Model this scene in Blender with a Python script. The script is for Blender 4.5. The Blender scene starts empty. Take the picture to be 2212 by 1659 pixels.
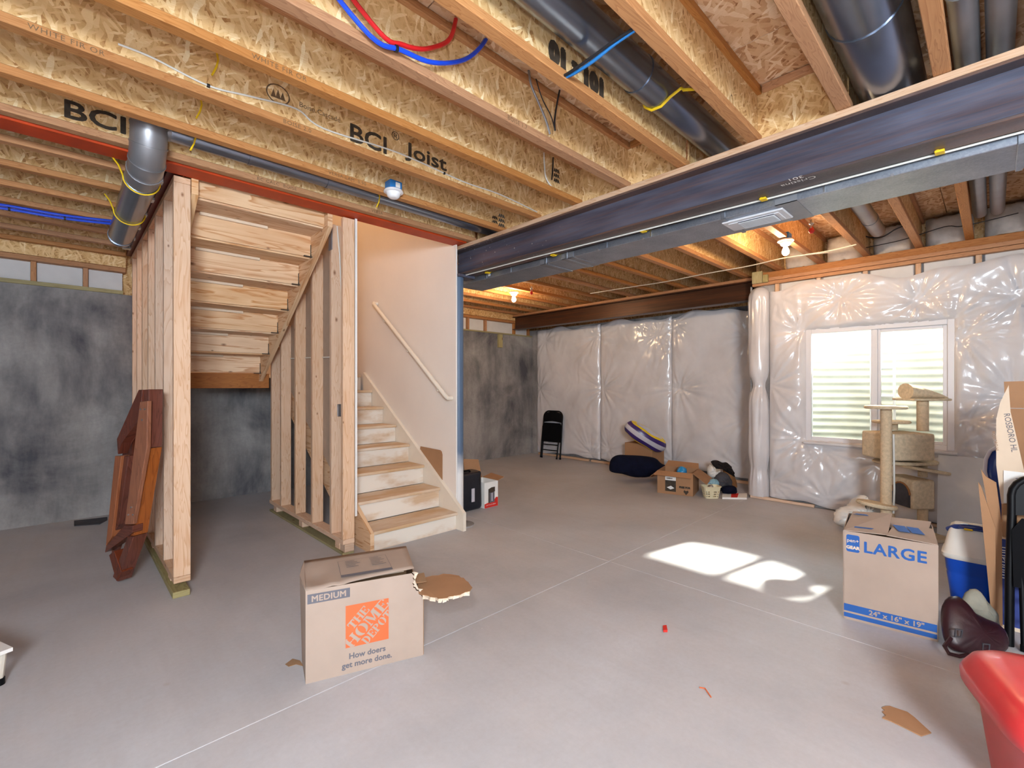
import bpy, bmesh, math, random
import numpy as np
from mathutils import Vector, Matrix, Euler

random.seed(7)
RNG = np.random.RandomState(11)
SC = bpy.context.scene
COL = SC.collection
PI = math.pi

# ------------------------------------------------------------------ camera, light, exposure
TH = math.radians(46.0685)
FPX = 1003.56
CAMZ = 1.32
cam_d = bpy.data.cameras.new('camera')
cam = bpy.data.objects.new('camera', cam_d)
COL.objects.link(cam)
cam.location = (0, 0, CAMZ)
cam.rotation_euler = (PI/2, 0, TH - PI/2)
cam_d.sensor_width = 36.0
cam_d.lens = FPX/2212*36.0
cam_d.shift_y = 3.94/2212
cam_d.clip_start = 0.02
SC.camera = cam

SC.view_settings.view_transform = 'Standard'
SC.view_settings.look = 'None'
SC.view_settings.gamma = 1.0
SC.view_settings.use_curve_mapping = False
SC.view_settings.exposure = 0.74

world = bpy.data.worlds.new('sky')
SC.world = world
world.use_nodes = True
wn = world.node_tree.nodes
bg = wn['Background']
bg.inputs['Color'].default_value = (0.80, 0.90, 1.0, 1)
bg.inputs['Strength'].default_value = 26.0

def lamp(name, kind, loc, energy, color=(1, 1, 1), **kw):
    d = bpy.data.lights.new(name, kind)
    d.energy = energy
    d.color = color
    for k, v in kw.items():
        setattr(d, k, v)
    o = bpy.data.objects.new(name, d)
    COL.objects.link(o)
    o.location = loc
    return o

SUN_DIR = Vector((2.70, -0.50, 1.88)).normalized()
sun = lamp('sun', 'SUN', (9, -2, 6), 22.0, (1.0, 0.95, 0.86), angle=math.radians(1.8))
sun.rotation_euler = SUN_DIR.to_track_quat('Z', 'Y').to_euler()

# the photographer's flash just above the camera, and an added unseen fill light behind it
flash = lamp('camera_flash', 'POINT', (-0.12, 0.05, 1.62), 48.0, (0.80, 0.91, 1.0), shadow_soft_size=0.05)
rear = lamp('rear_fill_light', 'POINT', (-0.85, -1.55, 1.95), 470.0, (0.80, 0.91, 1.0), shadow_soft_size=0.38)

# ------------------------------------------------------------------ pixel helpers (points measured on the photograph)
_ct, _st = math.cos(TH), math.sin(TH)
def ray(px, py):
    u = (px-1106)/FPX
    v = (833.44-py)/FPX
    return Vector((_ct+u*_st, _st-u*_ct, v))
CP = Vector((0, 0, CAMZ))
def at_z(px, py, z=0.0):
    r = ray(px, py); return CP + r*((z-CAMZ)/r.z)
def at_x(px, py, x):
    r = ray(px, py); return CP + r*(x/r.x)
def at_y(px, py, y):
    r = ray(px, py); return CP + r*(y/r.y)
def at_d(px, py, t):
    return CP + ray(px, py)*t
FWD = Vector((_ct, _st, 0)); RGT = Vector((_st, -_ct, 0)); UP = Vector((0, 0, 1))

# ------------------------------------------------------------------ materials
def lin(c):
    def f(v):
        v /= 255.0
        return v/12.92 if v <= 0.04045 else ((v+0.055)/1.055)**2.4
    return (f(c[0]), f(c[1]), f(c[2]), 1.0)

class NT:
    def __init__(s, name):
        s.m = bpy.data.materials.new(name)
        s.m.use_nodes = True
        s.t = s.m.node_tree
        s.b = s.t.nodes['Principled BSDF']
    def n(s, typ, **kw):
        nd = s.t.nodes.new(typ)
        for k, v in kw.items():
            if k.startswith('i_'):
                nd.inputs[k[2:].replace('_', ' ')].default_value = v
            else:
                setattr(nd, k, v)
        return nd
    def l(s, a, b):
        s.t.links.new(a, b)
    def math(s, op, a, b=None, c=None):
        nd = s.n('ShaderNodeMath', operation=op)
        for i, v in enumerate((a, b, c)):
            if v is None: continue
            if hasattr(v, 'is_output'): s.l(v, nd.inputs[i])
            else: nd.inputs[i].default_value = v
        return nd.outputs[0]
    def mix(s, fac, a, b, blend='MIX'):
        nd = s.n('ShaderNodeMix', data_type='RGBA', blend_type=blend)
        for i, v in ((0, fac), (6, a), (7, b)):
            if hasattr(v, 'is_output'): s.l(v, nd.inputs[i])
            else: nd.inputs[i].default_value = v
        return nd.outputs[2]
    def ramp(s, fac, stops, interp='LINEAR'):
        nd = s.n('ShaderNodeValToRGB')
        nd.color_ramp.interpolation = interp
        el = nd.color_ramp.elements
        el[0].position, el[0].color = stops[0]
        el[1].position, el[1].color = stops[-1]
        for p, c in stops[1:-1]:
            e = el.new(p); e.color = c
        s.l(fac, nd.inputs[0])
        return nd.outputs[0]
    def noise(s, vec, scale, detail=3, rough=0.55, dist=0.0):
        nd = s.n('ShaderNodeTexNoise')
        nd.inputs['Scale'].default_value = scale
        nd.inputs['Detail'].default_value = detail
        nd.inputs['Roughness'].default_value = rough
        nd.inputs['Distortion'].default_value = dist
        if vec is not None: s.l(vec, nd.inputs['Vector'])
        return nd.outputs[0]
    def mapping(s, vec, scale=(1, 1, 1), rot=(0, 0, 0), loc=None):
        nd = s.n('ShaderNodeMapping')
        nd.inputs['Scale'].default_value = scale
        nd.inputs['Rotation'].default_value = rot
        s.l(vec, nd.inputs['Vector'])
        if loc is not None:
            if hasattr(loc, 'is_output'): s.l(loc, nd.inputs['Location'])
            else: nd.inputs['Location'].default_value = loc
        return nd.outputs[0]
    def coord(s, which='Object'):
        return s.n('ShaderNodeTexCoord').outputs[which]
    def rnd(s, k=1.0):
        o = s.n('ShaderNodeObjectInfo').outputs['Random']
        return s.math('MULTIPLY', o, k)
    def comb(s, x, y, z):
        nd = s.n('ShaderNodeCombineXYZ')
        for i, v in enumerate((x, y, z)):
            if hasattr(v, 'is_output'): s.l(v, nd.inputs[i])
            else: nd.inputs[i].default_value = v
        return nd.outputs[0]
    def sep(s, v):
        nd = s.n('ShaderNodeSeparateXYZ'); s.l(v, nd.inputs[0]); return nd.outputs
    def bump(s, h, strength=0.2, dist=0.002):
        nd = s.n('ShaderNodeBump')
        nd.inputs['Strength'].default_value = strength
        nd.inputs['Distance'].default_value = dist
        s.l(h, nd.inputs['Height'])
        s.l(nd.outputs[0], s.b.inputs['Normal'])
    def set(s, **kw):
        for k, v in kw.items():
            k = k.replace('_', ' ')
            if hasattr(v, 'is_output'): s.l(v, s.b.inputs[k])
            else: s.b.inputs[k].default_value = v
        return s.m

MATS = {}
def plain(name, rgb, rough=0.6, metal=0.0, var=0.10, scale=9.0, bump=0.0, bscale=60.0, spec=0.5, coat=0.0):
    if name in MATS: return MATS[name]
    t = NT(name)
    c = lin(rgb)
    n = t.noise(t.coord('Object'), scale, 4)
    lo = tuple(x*(1-var*1.6) for x in c[:3])+(1,)
    hi = tuple(min(1, x*(1+var)) for x in c[:3])+(1,)
    t.set(Base_Color=t.ramp(n, [(0.25, lo), (0.75, hi)]), Roughness=rough, Metallic=metal)
    t.b.inputs['Specular IOR Level'].default_value = spec
    t.b.inputs['Coat Weight'].default_value = coat
    if bump: t.bump(t.noise(t.coord('Object'), bscale, 4), bump)
    MATS[name] = t.m
    return t.m

def wood(name, light, dark, knot=(122, 74, 42), rough=0.6, ring=26.0, tint=0.16, knots=True, spec=0.35, amt=0.62):
    """Sawn softwood: the grain runs along the U axis (metres)."""
    t = NT(name)
    uv = t.coord('UV')
    r = t.rnd(37.0)
    s = t.sep(uv)
    # long soft figure
    q = t.comb(t.math('MULTIPLY_ADD', s[0], 0.9, r), t.math('MULTIPLY', s[1], 9.0), r)
    fig = t.noise(q, 1.6, 3, 0.5, 0.6)
    rings = t.math('FRACT', t.math('MULTIPLY', fig, ring*0.42))
    ringc = t.ramp(rings, [(0.0, (0, 0, 0, 1)), (0.62, (0.28, 0.28, 0.28, 1)), (0.93, (1, 1, 1, 1)), (1.0, (0.1, 0.1, 0.1, 1))])
    fine = t.noise(t.comb(t.math('MULTIPLY_ADD', s[0], 3.0, r), t.math('MULTIPLY', s[1], 160.0), r), 1.0, 3)
    L, D = lin(light), lin(dark)
    base = t.mix(t.math('MULTIPLY', ringc, amt), L, D)
    base = t.mix(t.math('MULTIPLY', fine, 0.30), base, D)
    blot = t.noise(t.comb(t.math('MULTIPLY_ADD', s[0], 1.3, r), t.math('MULTIPLY', s[1], 4.0), r), 1.4, 2)
    base = t.mix(t.math('MULTIPLY', t.math('SUBTRACT', blot, 0.42), 0.9), base, D)
    if knots:
        v = t.n('ShaderNodeTexVoronoi', voronoi_dimensions='2D', feature='F1')
        v.inputs['Scale'].default_value = 1.0
        t.l(t.comb(t.math('MULTIPLY_ADD', s[0], 3.1, r), t.math('MULTIPLY_ADD', s[1], 5.6, r), 0.0), v.inputs['Vector'])
        kd = v.outputs['Distance']
        kc = t.n('ShaderNodeSeparateColor'); t.l(v.outputs['Color'], kc.inputs[0])
        kd = t.math('MULTIPLY', kd, t.math('MULTIPLY_ADD', kc.outputs[1], 1.6, 0.75))
        km = t.ramp(kd, [(0.02, (1, 1, 1, 1)), (0.045, (0.6, 0.6, 0.6, 1)), (0.085, (0, 0, 0, 1))])
        gate = t.math('GREATER_THAN', kc.outputs[0], 0.60)
        base = t.mix(t.math('MULTIPLY', t.math('MULTIPLY', km, gate), 0.85), base, lin(knot))
    # board to board tint
    hr = t.n('ShaderNodeHueSaturation')
    t.l(base, hr.inputs['Color'])
    t.l(t.math('MULTIPLY_ADD', t.rnd(), tint*2, 1.0-tint), hr.inputs['Value'])
    t.l(t.math('MULTIPLY_ADD', t.math('FRACT', t.rnd(17.3)), 0.22, 0.88), hr.inputs['Saturation'])
    t.set(Base_Color=hr.outputs[0], Roughness=rough)
    t.b.inputs['Specular IOR Level'].default_value = spec
    t.bump(fine, 0.12, 0.0015)
    return t.m

def osb(name, stops, s1=1.0, rough=0.65):
    t = NT(name)
    uv = t.coord('UV')
    r = t.rnd(53.0)
    val = None
    for i, (ang, sx, sy) in enumerate(((0.75, 11, 50), (1.15, 13, 64), (1.75, 12, 56), (2.6, 18, 80))):
        vec = t.mapping(uv, (1, 1, 1), (0, 0, ang), t.comb(r, t.math('MULTIPLY', r, 1.7+i), 0.0))
        # wobble so that flakes are not a lattice
        wob = t.noise(t.mapping(uv, (1, 1, 1), (0, 0, 0), (i*3.1, 0, 0)), 14.0, 2)
        sp = t.sep(vec)
        q = t.comb(t.math('MULTIPLY_ADD', wob, 0.5, t.math('MULTIPLY', sp[0], sx*s1)), t.math('MULTIPLY_ADD', wob, 1.6, t.math('MULTIPLY', sp[1], sy*s1)), float(i))
        v = t.n('ShaderNodeTexVoronoi', voronoi_dimensions='2D', feature='F1')
        v.inputs['Scale'].default_value = 1.0
        v.inputs['Randomness'].default_value = 1.0
        t.l(q, v.inputs['Vector'])
        c = t.n('ShaderNodeSeparateColor'); t.l(v.outputs['Color'], c.inputs[0])
        o = c.outputs[0]
        val = o if val is None else t.math('MAXIMUM', t.math('MULTIPLY', val, 0.97), t.math('MULTIPLY', o, 1.0 if i < 3 else 0.96))
    big = t.noise(uv, 3.0, 2)
    grain = t.noise(t.mapping(uv, (40, 220, 1), (0, 0, 0.9)), 1.0, 3)
    val2 = t.math('ADD', val, t.math('MULTIPLY', t.math('SUBTRACT', grain, 0.5), 0.16))
    val2 = t.math('ADD', val2, t.math('MULTIPLY', t.math('SUBTRACT', big, 0.5), 0.22))
    col = t.ramp(val2, stops)
    hr = t.n('ShaderNodeHueSaturation')
    t.l(col, hr.inputs['Color'])
    t.l(t.math('MULTIPLY_ADD', t.rnd(), 0.16, 0.92), hr.inputs['Value'])
    t.set(Base_Color=hr.outputs[0], Roughness=rough)
    t.b.inputs['Specular IOR Level'].default_value = 0.3
    t.bump(val2, 0.18, 0.002)
    return t.m

M_LUM = wood('sawn_pine', (222, 192, 166), (190, 142, 104), tint=0.12)
M_LUMP = wood('plywood_board', (238, 206, 168), (190, 128, 76), ring=11, tint=0.05, amt=0.85)
M_FLANGE = wood('joist_flange_wood', (196, 142, 94), (148, 92, 52), ring=40, knots=False, tint=0.10)
M_TREAT = wood('treated_pine', (178, 166, 120), (132, 120, 84), ring=30)
M_LVL = wood('laminated_beam_wood', (176, 116, 66), (124, 72, 38), ring=50, knots=False)
M_RED = plain('red_sealed_beam_edge', (184, 62, 20), 0.5, var=0.18, scale=5, spec=0.3)
M_DRED = plain('dark_red_sealed_edge', (112, 36, 34), 0.4, var=0.2)
M_OSB = osb('oriented_strand_board', [(0.25, lin((168, 118, 68))), (0.58, lin((206, 162, 106))), (0.78, lin((220, 180, 126))), (0.92, lin((232, 198, 146))), (1.0, lin((248, 228, 188)))], 1.3)
M_SUB = osb('subfloor_sheathing', [(0.22, lin((150, 100, 62))), (0.58, lin((196, 148, 106))), (0.82, lin((218, 178, 138))), (1.0, lin((240, 214, 182)))], 0.8)
M_INK = plain('black_print', (66, 54, 42), 0.7, var=0.3, scale=30)
M_INK2 = plain('faded_print', (112, 86, 58), 0.7, var=0.3, scale=30)
M_WHITEP = plain('white_foam_panel', (214, 212, 212), 0.7, var=0.04)
M_DRYW = plain('painted_wall', (238, 226, 216), 0.75, var=0.025, scale=2.0, bump=0.03, bscale=220, spec=0.25)
M_DRYB = plain('drywall_paper_back', (168, 146, 128), 0.8, var=0.06)
M_TRIM = plain('white_trim_paint', (234, 222, 206), 0.45, var=0.03)
M_TRIMW = plain('bright_white_paint', (236, 232, 228), 0.4, var=0.02)
M_VINYLW = plain('white_window_vinyl', (226, 224, 228), 0.3, var=0.01)
M_BLUEP = plain('blue_plastic_pipe', (20, 72, 214), 0.35, var=0.05)
M_REDP = plain('red_plastic_pipe', (204, 30, 34), 0.35, var=0.05)
M_YEL = plain('yellow_strap', (236, 196, 24), 0.5, var=0.05)
M_WIREW = plain('white_cable', (220, 216, 208), 0.5, var=0.04)
M_WIREB = plain('black_cable', (30, 30, 34), 0.45, var=0.1)
M_CHROME = plain('bright_galvanised', (196, 200, 206), 0.35, 1.0, 0.1)
M_CARD = plain('cardboard', (176, 156, 142), 0.8, var=0.05, scale=5, spec=0.2)
M_CARDD = plain('brown_cardboard', (172, 130, 96), 0.8, var=0.07, scale=5, spec=0.2)
M_CARDI = plain('cardboard_inside', (156, 122, 92), 0.85, var=0.08, scale=5, spec=0.2)
M_CARDL = plain('pale_cardboard', (222, 200, 176), 0.8, var=0.05, scale=5, spec=0.2)
M_TORN = plain('torn_cardboard_core', (226, 208, 186), 0.9, var=0.12, scale=60, bump=0.5)
M_ORANGE = plain('orange_ink', (216, 106, 60), 0.75, var=0.05)
M_GREY = plain('grey_blue_ink', (104, 102, 110), 0.75, var=0.06)
M_BLUEI = plain('blue_ink', (36, 92, 168), 0.75, var=0.06)
M_BLACK = plain('black_enamel', (8, 8, 12), 0.45, var=0.2, spec=0.2)
M_BLACKV = plain('black_vinyl', (8, 8, 12), 0.7, var=0.2, bump=0.1, spec=0.12)
M_NAVY = plain('navy_fabric', (14, 17, 38), 0.9, var=0.25, bump=0.3, spec=0.15)
M_WHITE = plain('white_print', (238, 236, 232), 0.6, var=0.02)
M_REDI = plain('red_ink', (214, 44, 34), 0.6, var=0.04)
M_PLUSH = plain('beige_carpet_plush', (212, 192, 162), 0.95, var=0.14, scale=40, bump=0.6, bscale=260, spec=0.1)
M_SISAL = plain('sisal_post_wrap', (214, 190, 158), 0.9, var=0.12, scale=50, bump=0.5, bscale=200, spec=0.1)
M_BLUE = plain('blue_cooler_plastic', (16, 72, 176), 0.35, var=0.05)
M_BLUED = plain('dark_blue_plastic', (22, 52, 120), 0.3, var=0.08)
M_COOLW = plain('white_cooler_plastic', (222, 214, 204), 0.45, var=0.04)
M_LEATH = plain('oxblood_leather', (50, 20, 28), 0.38, var=0.25, bump=0.25, bscale=120)
M_TUB = plain('red_bin_plastic', (212, 56, 60), 0.34, var=0.05, coat=0.1)
M_GREYF = plain('grey_wool', (150, 146, 132), 0.9, var=0.12, bump=0.4, bscale=160)
M_CREAM = plain('cream_plastic', (228, 216, 180), 0.45, var=0.04)
M_BAG = plain('thin_white_plastic_bag', (222, 218, 212), 0.28, var=0.06)
M_BOXB = plain('royal_blue_carton', (46, 62, 132), 0.6, var=0.06)
M_YELR = plain('yellow_vinyl_band', (232, 200, 30), 0.35, var=0.05)
M_PURP = plain('purple_vinyl_band', (64, 44, 110), 0.3, var=0.15)
M_RINGW = plain('pale_vinyl', (200, 196, 206), 0.25, var=0.06)
M_STEEL = plain('grey_stool_metal', (214, 204, 190), 0.4, var=0.05)
M_BROWNF = plain('tan_fabric', (150, 100, 58), 0.9, var=0.2, bump=0.3)
M_DGREY = plain('dark_grey_fabric', (70, 68, 74), 0.9, var=0.2, bump=0.3)
M_FUR = plain('dark_brown_fur', (36, 24, 22), 0.95, var=0.4, scale=60, bump=0.8, bscale=200)
M_BLUEL = plain('light_blue_film', (140, 180, 196), 0.4, var=0.1)
M_LAMPBOX = plain('blue_junction_box', (40, 118, 186), 0.45, var=0.04)
M_PORC = plain('white_porcelain', (236, 234, 236), 0.25, var=0.01)
M_BATT = plain('white_glass_wool', (216, 212, 208), 0.95, var=0.10, scale=14, bump=0.7, bscale=40, spec=0.1)
M_ROUNDW = plain('weathered_zinc_duct', (150, 150, 154), 0.42, 0.75, 0.14, 3.0)
M_TAPE = plain('foil_tape', (150, 152, 158), 0.5, 0.6, 0.08)
M_REG = plain('white_enamel', (214, 214, 218), 0.4, var=0.03)
M_GRAVEL = plain('pale_gravel', (128, 122, 112), 0.9, var=0.3, scale=40)
M_MAH = wood('mahogany_veneer', (164, 98, 60), (104, 54, 30), ring=22, knots=False, rough=0.28, spec=0.5, tint=0.06)
M_MAHD = wood('dark_mahogany', (112, 54, 36), (66, 28, 18), ring=22, knots=False, rough=0.25, spec=0.5, tint=0.06)
M_STAIRW = None

def mk_stair():
    # white-primed pine treads with scuffed, dusty patches of bare wood
    t = NT('primed_stair_wood')
    o = t.coord('Object'); uv = t.coord('UV')
    n1 = t.noise(t.mapping(uv, (2.2, 5, 1), loc=t.comb(t.rnd(20), 0, 0)), 1.0, 4, 0.6)
    n2 = t.noise(t.mapping(uv, (5, 90, 1)), 1.0, 3)
    m = t.ramp(n1, [(0.48, (0, 0, 0, 1)), (0.66, (1, 1, 1, 1))])
    bare = t.mix(n2, lin((214, 178, 136)), lin((188, 144, 98)))
    c = t.mix(t.math('MULTIPLY', m, 0.75), lin((232, 222, 210)), bare)
    t.set(Base_Color=c, Roughness=0.55)
    return t.m
M_STAIRW = mk_stair()
def mk_tread():
    t = NT('worn_tread_wood')
    uv = t.coord('UV')
    n1 = t.noise(t.mapping(uv, (2.0, 6, 1), loc=t.comb(t.rnd(20), 0, 0)), 1.0, 4, 0.6)
    n2 = t.noise(t.mapping(uv, (4, 110, 1)), 1.0, 3)
    bare = t.mix(n2, lin((216, 182, 142)), lin((190, 150, 108)))
    m = t.ramp(n1, [(0.40, (0, 0, 0, 1)), (0.70, (1, 1, 1, 1))])
    c = t.mix(t.math('MULTIPLY', m, 0.7), bare, lin((232, 220, 206)))
    t.set(Base_Color=c, Roughness=0.6)
    return t.m
M_TREAD = mk_tread()

def mk_floor():
    t = NT('concrete_floor')
    o = t.coord('Object')
    big = t.noise(o, 0.55, 5, 0.6, 0.4)
    mid = t.noise(t.mapping(o, (1, 1.0, 1), (0, 0, 0.7)), 3.2, 6, 0.65, 0.8)
    fine = t.noise(o, 42.0, 5, 0.7)
    streak = t.noise(t.mapping(o, (9, 1.0, 1), (0, 0, 0.9)), 1.6, 4, 0.6)
    a = t.ramp(big, [(0.30, lin((168, 167, 171))), (0.50, lin((188, 187, 191))), (0.70, lin((204, 204, 209)))])
    b = t.mix(t.math('MULTIPLY', t.ramp(mid, [(0.40, (0, 0, 0, 1)), (0.72, (1, 1, 1, 1))]), 0.55), a, lin((196, 190, 190)))
    b = t.mix(t.math('MULTIPLY', t.ramp(streak, [(0.45, (0, 0, 0, 1)), (0.75, (1, 1, 1, 1))]), 0.09), b, lin((140, 132, 130)))
    b = t.mix(t.math('MULTIPLY', t.math('SUBTRACT', fine, 0.35), 0.35), b, lin((134, 124, 118)))
    # scattered tan dust spots
    v = t.n('ShaderNodeTexVoronoi', feature='F1'); v.inputs['Scale'].default_value = 2.3
    t.l(t.mapping(o, (1, 1, 0.01)), v.inputs['Vector'])
    spot = t.ramp(v.outputs['Distance'], [(0.015, (1, 1, 1, 1)), (0.05, (0, 0, 0, 1))])
    b = t.mix(t.math('MULTIPLY', spot, 0.35), b, lin((150, 118, 92)))
    v2 = t.n('ShaderNodeTexVoronoi', feature='F1'); v2.inputs['Scale'].default_value = 5.1
    t.l(t.mapping(o, (1, 1, 0.01)), v2.inputs['Vector'])
    spot2 = t.ramp(v2.outputs['Distance'], [(0.010, (1, 1, 1, 1)), (0.03, (0, 0, 0, 1))])
    b = t.mix(t.math('MULTIPLY', spot2, 0.5), b, lin((222, 218, 214)))
    t.set(Base_Color=b, Roughness=t.math('MULTIPLY_ADD', mid, 0.25, 0.42))
    t.b.inputs['Specular IOR Level'].default_value = 0.4
    t.bump(fine, 0.10, 0.002)
    return t.m
M_FLOOR = mk_floor()

def mk_concw(name, a, bcol, c):
    t = NT(name)
    o = t.coord('Object')
    big = t.noise(o, 1.1, 6, 0.62, 0.5)
    st = t.noise(t.mapping(o, (1.5, 1.5, 0.42)), 1.5, 6, 0.66)
    fine = t.noise(o, 34, 5, 0.7)
    x = t.math('ADD', t.math('MULTIPLY', big, 0.6), t.math('MULTIPLY', st, 0.5))
    col = t.ramp(x, [(0.42, lin(c)), (0.54, lin(bcol)), (0.66, lin(a))])
    col = t.mix(t.math('MULTIPLY', t.math('SUBTRACT', fine, 0.4), 0.5), col, lin(c))
    t.set(Base_Color=col, Roughness=0.8)
    t.b.inputs['Specular IOR Level'].default_value = 0.25
    t.bump(fine, 0.2, 0.004)
    return t.m
M_CONC = mk_concw('poured_concrete_wall', (170, 166, 164), (136, 133, 133), (84, 84, 90))

def mk_galv():
    t = NT('galvanised_sheet')
    o = t.coord('Object')
    v = t.n('ShaderNodeTexVoronoi', feature='F1'); v.inputs['Scale'].default_value = 130
    t.l(o, v.inputs['Vector'])
    c = t.n('ShaderNodeSeparateColor'); t.l(v.outputs['Color'], c.inputs[0])
    n = t.noise(o, 5, 4)
    x = t.math('ADD', t.math('MULTIPLY', c.outputs[0], 0.2), t.math('MULTIPLY', n, 0.8))
    t.set(Base_Color=t.ramp(x, [(0.2, lin((134, 142, 156))), (0.8, lin((182, 188, 198)))]), Metallic=0.85, Roughness=0.42)
    return t.m
M_GALV = mk_galv()

def mk_steel(name, a, b, rust, amt=0.35):
    t = NT(name)
    o = t.coord('Object')
    n = t.noise(t.mapping(o, (2.5, 0.7, 8.0)), 1.6, 5, 0.6)
    n2 = t.noise(t.mapping(o, (1, 0.25, 14)), 2.4, 5, 0.7)
    fine = t.noise(o, 90, 4, 0.7)
    c = t.ramp(n, [(0.3, lin(a)), (0.7, lin(b))])
    c = t.mix(t.math('MULTIPLY', t.ramp(n2, [(0.46, (0, 0, 0, 1)), (0.70, (1, 1, 1, 1))]), amt), c, lin(rust))
    # overspray speckle
    v = t.n('ShaderNodeTexVoronoi', feature='F1'); v.inputs['Scale'].default_value = 26
    t.l(o, v.inputs['Vector'])
    y = t.sep(o)[1]
    near = t.ramp(t.math('MULTIPLY', y, 0.25), [(0.46, (0, 0, 0, 1)), (0.62, (1, 1, 1, 1))])
    sp = t.ramp(v.outputs['Distance'], [(0.10, (1, 1, 1, 1)), (0.16, (0, 0, 0, 1))])
    gate = t.ramp(t.noise(o, 7, 3), [(0.50, (0, 0, 0, 1)), (0.58, (1, 1, 1, 1))])
    c = t.mix(t.math('MULTIPLY', t.math('MULTIPLY', sp, near), gate), c, lin((200, 190, 186)))
    t.set(Base_Color=c, Roughness=t.math('MULTIPLY_ADD', fine, 0.25, 0.30), Metallic=0.35)
    return t.m
M_IBEAM = mk_steel('mill_scale_steel', (58, 60, 76), (104, 106, 124), (140, 92, 60), 0.35)
M_FLG = mk_steel('rusted_flange_steel', (64, 56, 58), (100, 86, 84), (150, 100, 66), 0.5)
M_IBEAM2 = mk_steel('rusty_dark_steel', (56, 36, 28), (84, 54, 38), (120, 66, 34), 0.5)

def mk_column():
    t = NT('blue_grey_column_paint')
    o = t.coord('Object')
    z = t.sep(o)[2]
    n = t.noise(o, 4, 3)
    m = t.ramp(t.math('ADD', z, t.math('MULTIPLY', n, 0.25)), [(0.62, (1, 1, 1, 1)), (0.82, (0, 0, 0, 1))])
    t.set(Base_Color=t.mix(m, lin((84, 104, 130)), lin((226, 222, 220))), Roughness=0.45)
    return t.m
M_COLUMN = mk_column()

def mk_vinyl():
    t = NT('vinyl_insulation_facing')
    o = t.coord('Object')
    n = t.noise(o, 2.2, 4)
    t.set(Base_Color=t.ramp(n, [(0.3, lin((204, 200, 202))), (0.7, lin((222, 218, 220)))]), Roughness=0.19)
    t.b.inputs['Specular IOR Level'].default_value = 0.6
    t.bump(t.noise(o, 20, 3, 0.5, 0.6), 0.06, 0.006)
    return t.m
M_VINYL = mk_vinyl()

def mk_glass():
    m = bpy.data.materials.new('clear_window_glass')
    m.use_nodes = True
    nt = m.node_tree
    nt.nodes.clear()
    out = nt.nodes.new('ShaderNodeOutputMaterial')
    tr = nt.nodes.new('ShaderNodeBsdfTransparent'); tr.inputs[0].default_value = (0.93, 0.96, 0.94, 1)
    gl = nt.nodes.new('ShaderNodeBsdfGlossy'); gl.inputs['Roughness'].default_value = 0.02
    fr = nt.nodes.new('ShaderNodeFresnel'); fr.inputs['IOR'].default_value = 1.45
    mx = nt.nodes.new('ShaderNodeMixShader')
    nt.links.new(fr.outputs[0], mx.inputs[0]); nt.links.new(tr.outputs[0], mx.inputs[1]); nt.links.new(gl.outputs[0], mx.inputs[2])
    nt.links.new(mx.outputs[0], out.inputs[0])
    return m
M_GLASS = mk_glass()
def mk_emit(name, col, st):
    t = NT(name)
    t.set(Base_Color=(1, 0.9, 0.7, 1), Emission_Color=col, Emission_Strength=st)
    return t.m
M_BULB = mk_emit('lit_bulb_glass', (1.0, 0.70, 0.40, 1), 450.0)
M_WELL = plain('zinc_well_metal', (226, 226, 214), 0.55, 0.0, 0.12, 3.0)

# ------------------------------------------------------------------ mesh helpers
def new(): return bmesh.new()
def bx(bm, c, s, bev=0.0, R=None, seg=1):
    M = Matrix.Translation(Vector(c)) @ ((R.to_4x4() if R is not None else Matrix.Identity(4)))
    r = bmesh.ops.create_cube(bm, size=1.0, matrix=M @ Matrix.Diagonal((s[0], s[1], s[2], 1)))
    if bev > 0:
        es = list({e for v in r['verts'] for e in v.link_edges})
        bmesh.ops.bevel(bm, geom=es, offset=bev, segments=seg, profile=0.6, affect='EDGES')
def bb(bm, a, b, bev=0.0, seg=1):
    bx(bm, [(a[i]+b[i])/2 for i in range(3)], [abs(b[i]-a[i]) for i in range(3)], bev, None, seg)
def cyl(bm, p0, p1, r0, r1=None, n=16, caps=True):
    p0, p1 = Vector(p0), Vector(p1)
    r1 = r0 if r1 is None else r1
    d = p1-p0
    M = Matrix.Translation((p0+p1)/2) @ d.to_track_quat('Z', 'Y').to_matrix().to_4x4()
    bmesh.ops.create_cone(bm, cap_ends=caps, segments=n, radius1=r0, radius2=r1, depth=d.length, matrix=M)
def tube(bm, pts, r, n=8, caps=True, rs=None):
    pts = [Vector(p) for p in pts]
    rings = []
    up = Vector((0, 0, 1))
    prev = None
    for i, p in enumerate(pts):
        t = (pts[min(i+1, len(pts)-1)]-pts[max(i-1, 0)]).normalized()
        if prev is None:
            a = t.cross(up if abs(t.z) < 0.9 else Vector((1, 0, 0))).normalized()
        else:
            a = (prev - t*prev.dot(t)).normalized()
        prev = a
        b = t.cross(a)
        rr = rs[i] if rs else r
        rings.append([bm.verts.new(p + a*math.cos(2*PI*k/n)*rr + b*math.sin(2*PI*k/n)*rr) for k in range(n)])
    for i in range(len(rings)-1):
        for k in range(n):
            bm.faces.new((rings[i][k], rings[i][(k+1) % n], rings[i+1][(k+1) % n], rings[i+1][k]))
    if caps:
        bm.faces.new(list(reversed(rings[0]))); bm.faces.new(rings[-1])
def lathe(bm, prof, c=(0, 0, 0), n=24, M=None):
    rings = []
    M = M or Matrix.Identity(4)
    c = Vector(c)
    for r, z in prof:
        rings.append([bm.verts.new(M @ (c + Vector((r*math.cos(2*PI*k/n), r*math.sin(2*PI*k/n), z)))) for k in range(n)])
    for i in range(len(rings)-1):
        for k in range(n):
            bm.faces.new((rings[i][k], rings[i][(k+1) % n], rings[i+1][(k+1) % n], rings[i+1][k]))
    for ring in (rings[0], rings[-1]):
        try: bm.faces.new(ring)
        except ValueError: pass
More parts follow.
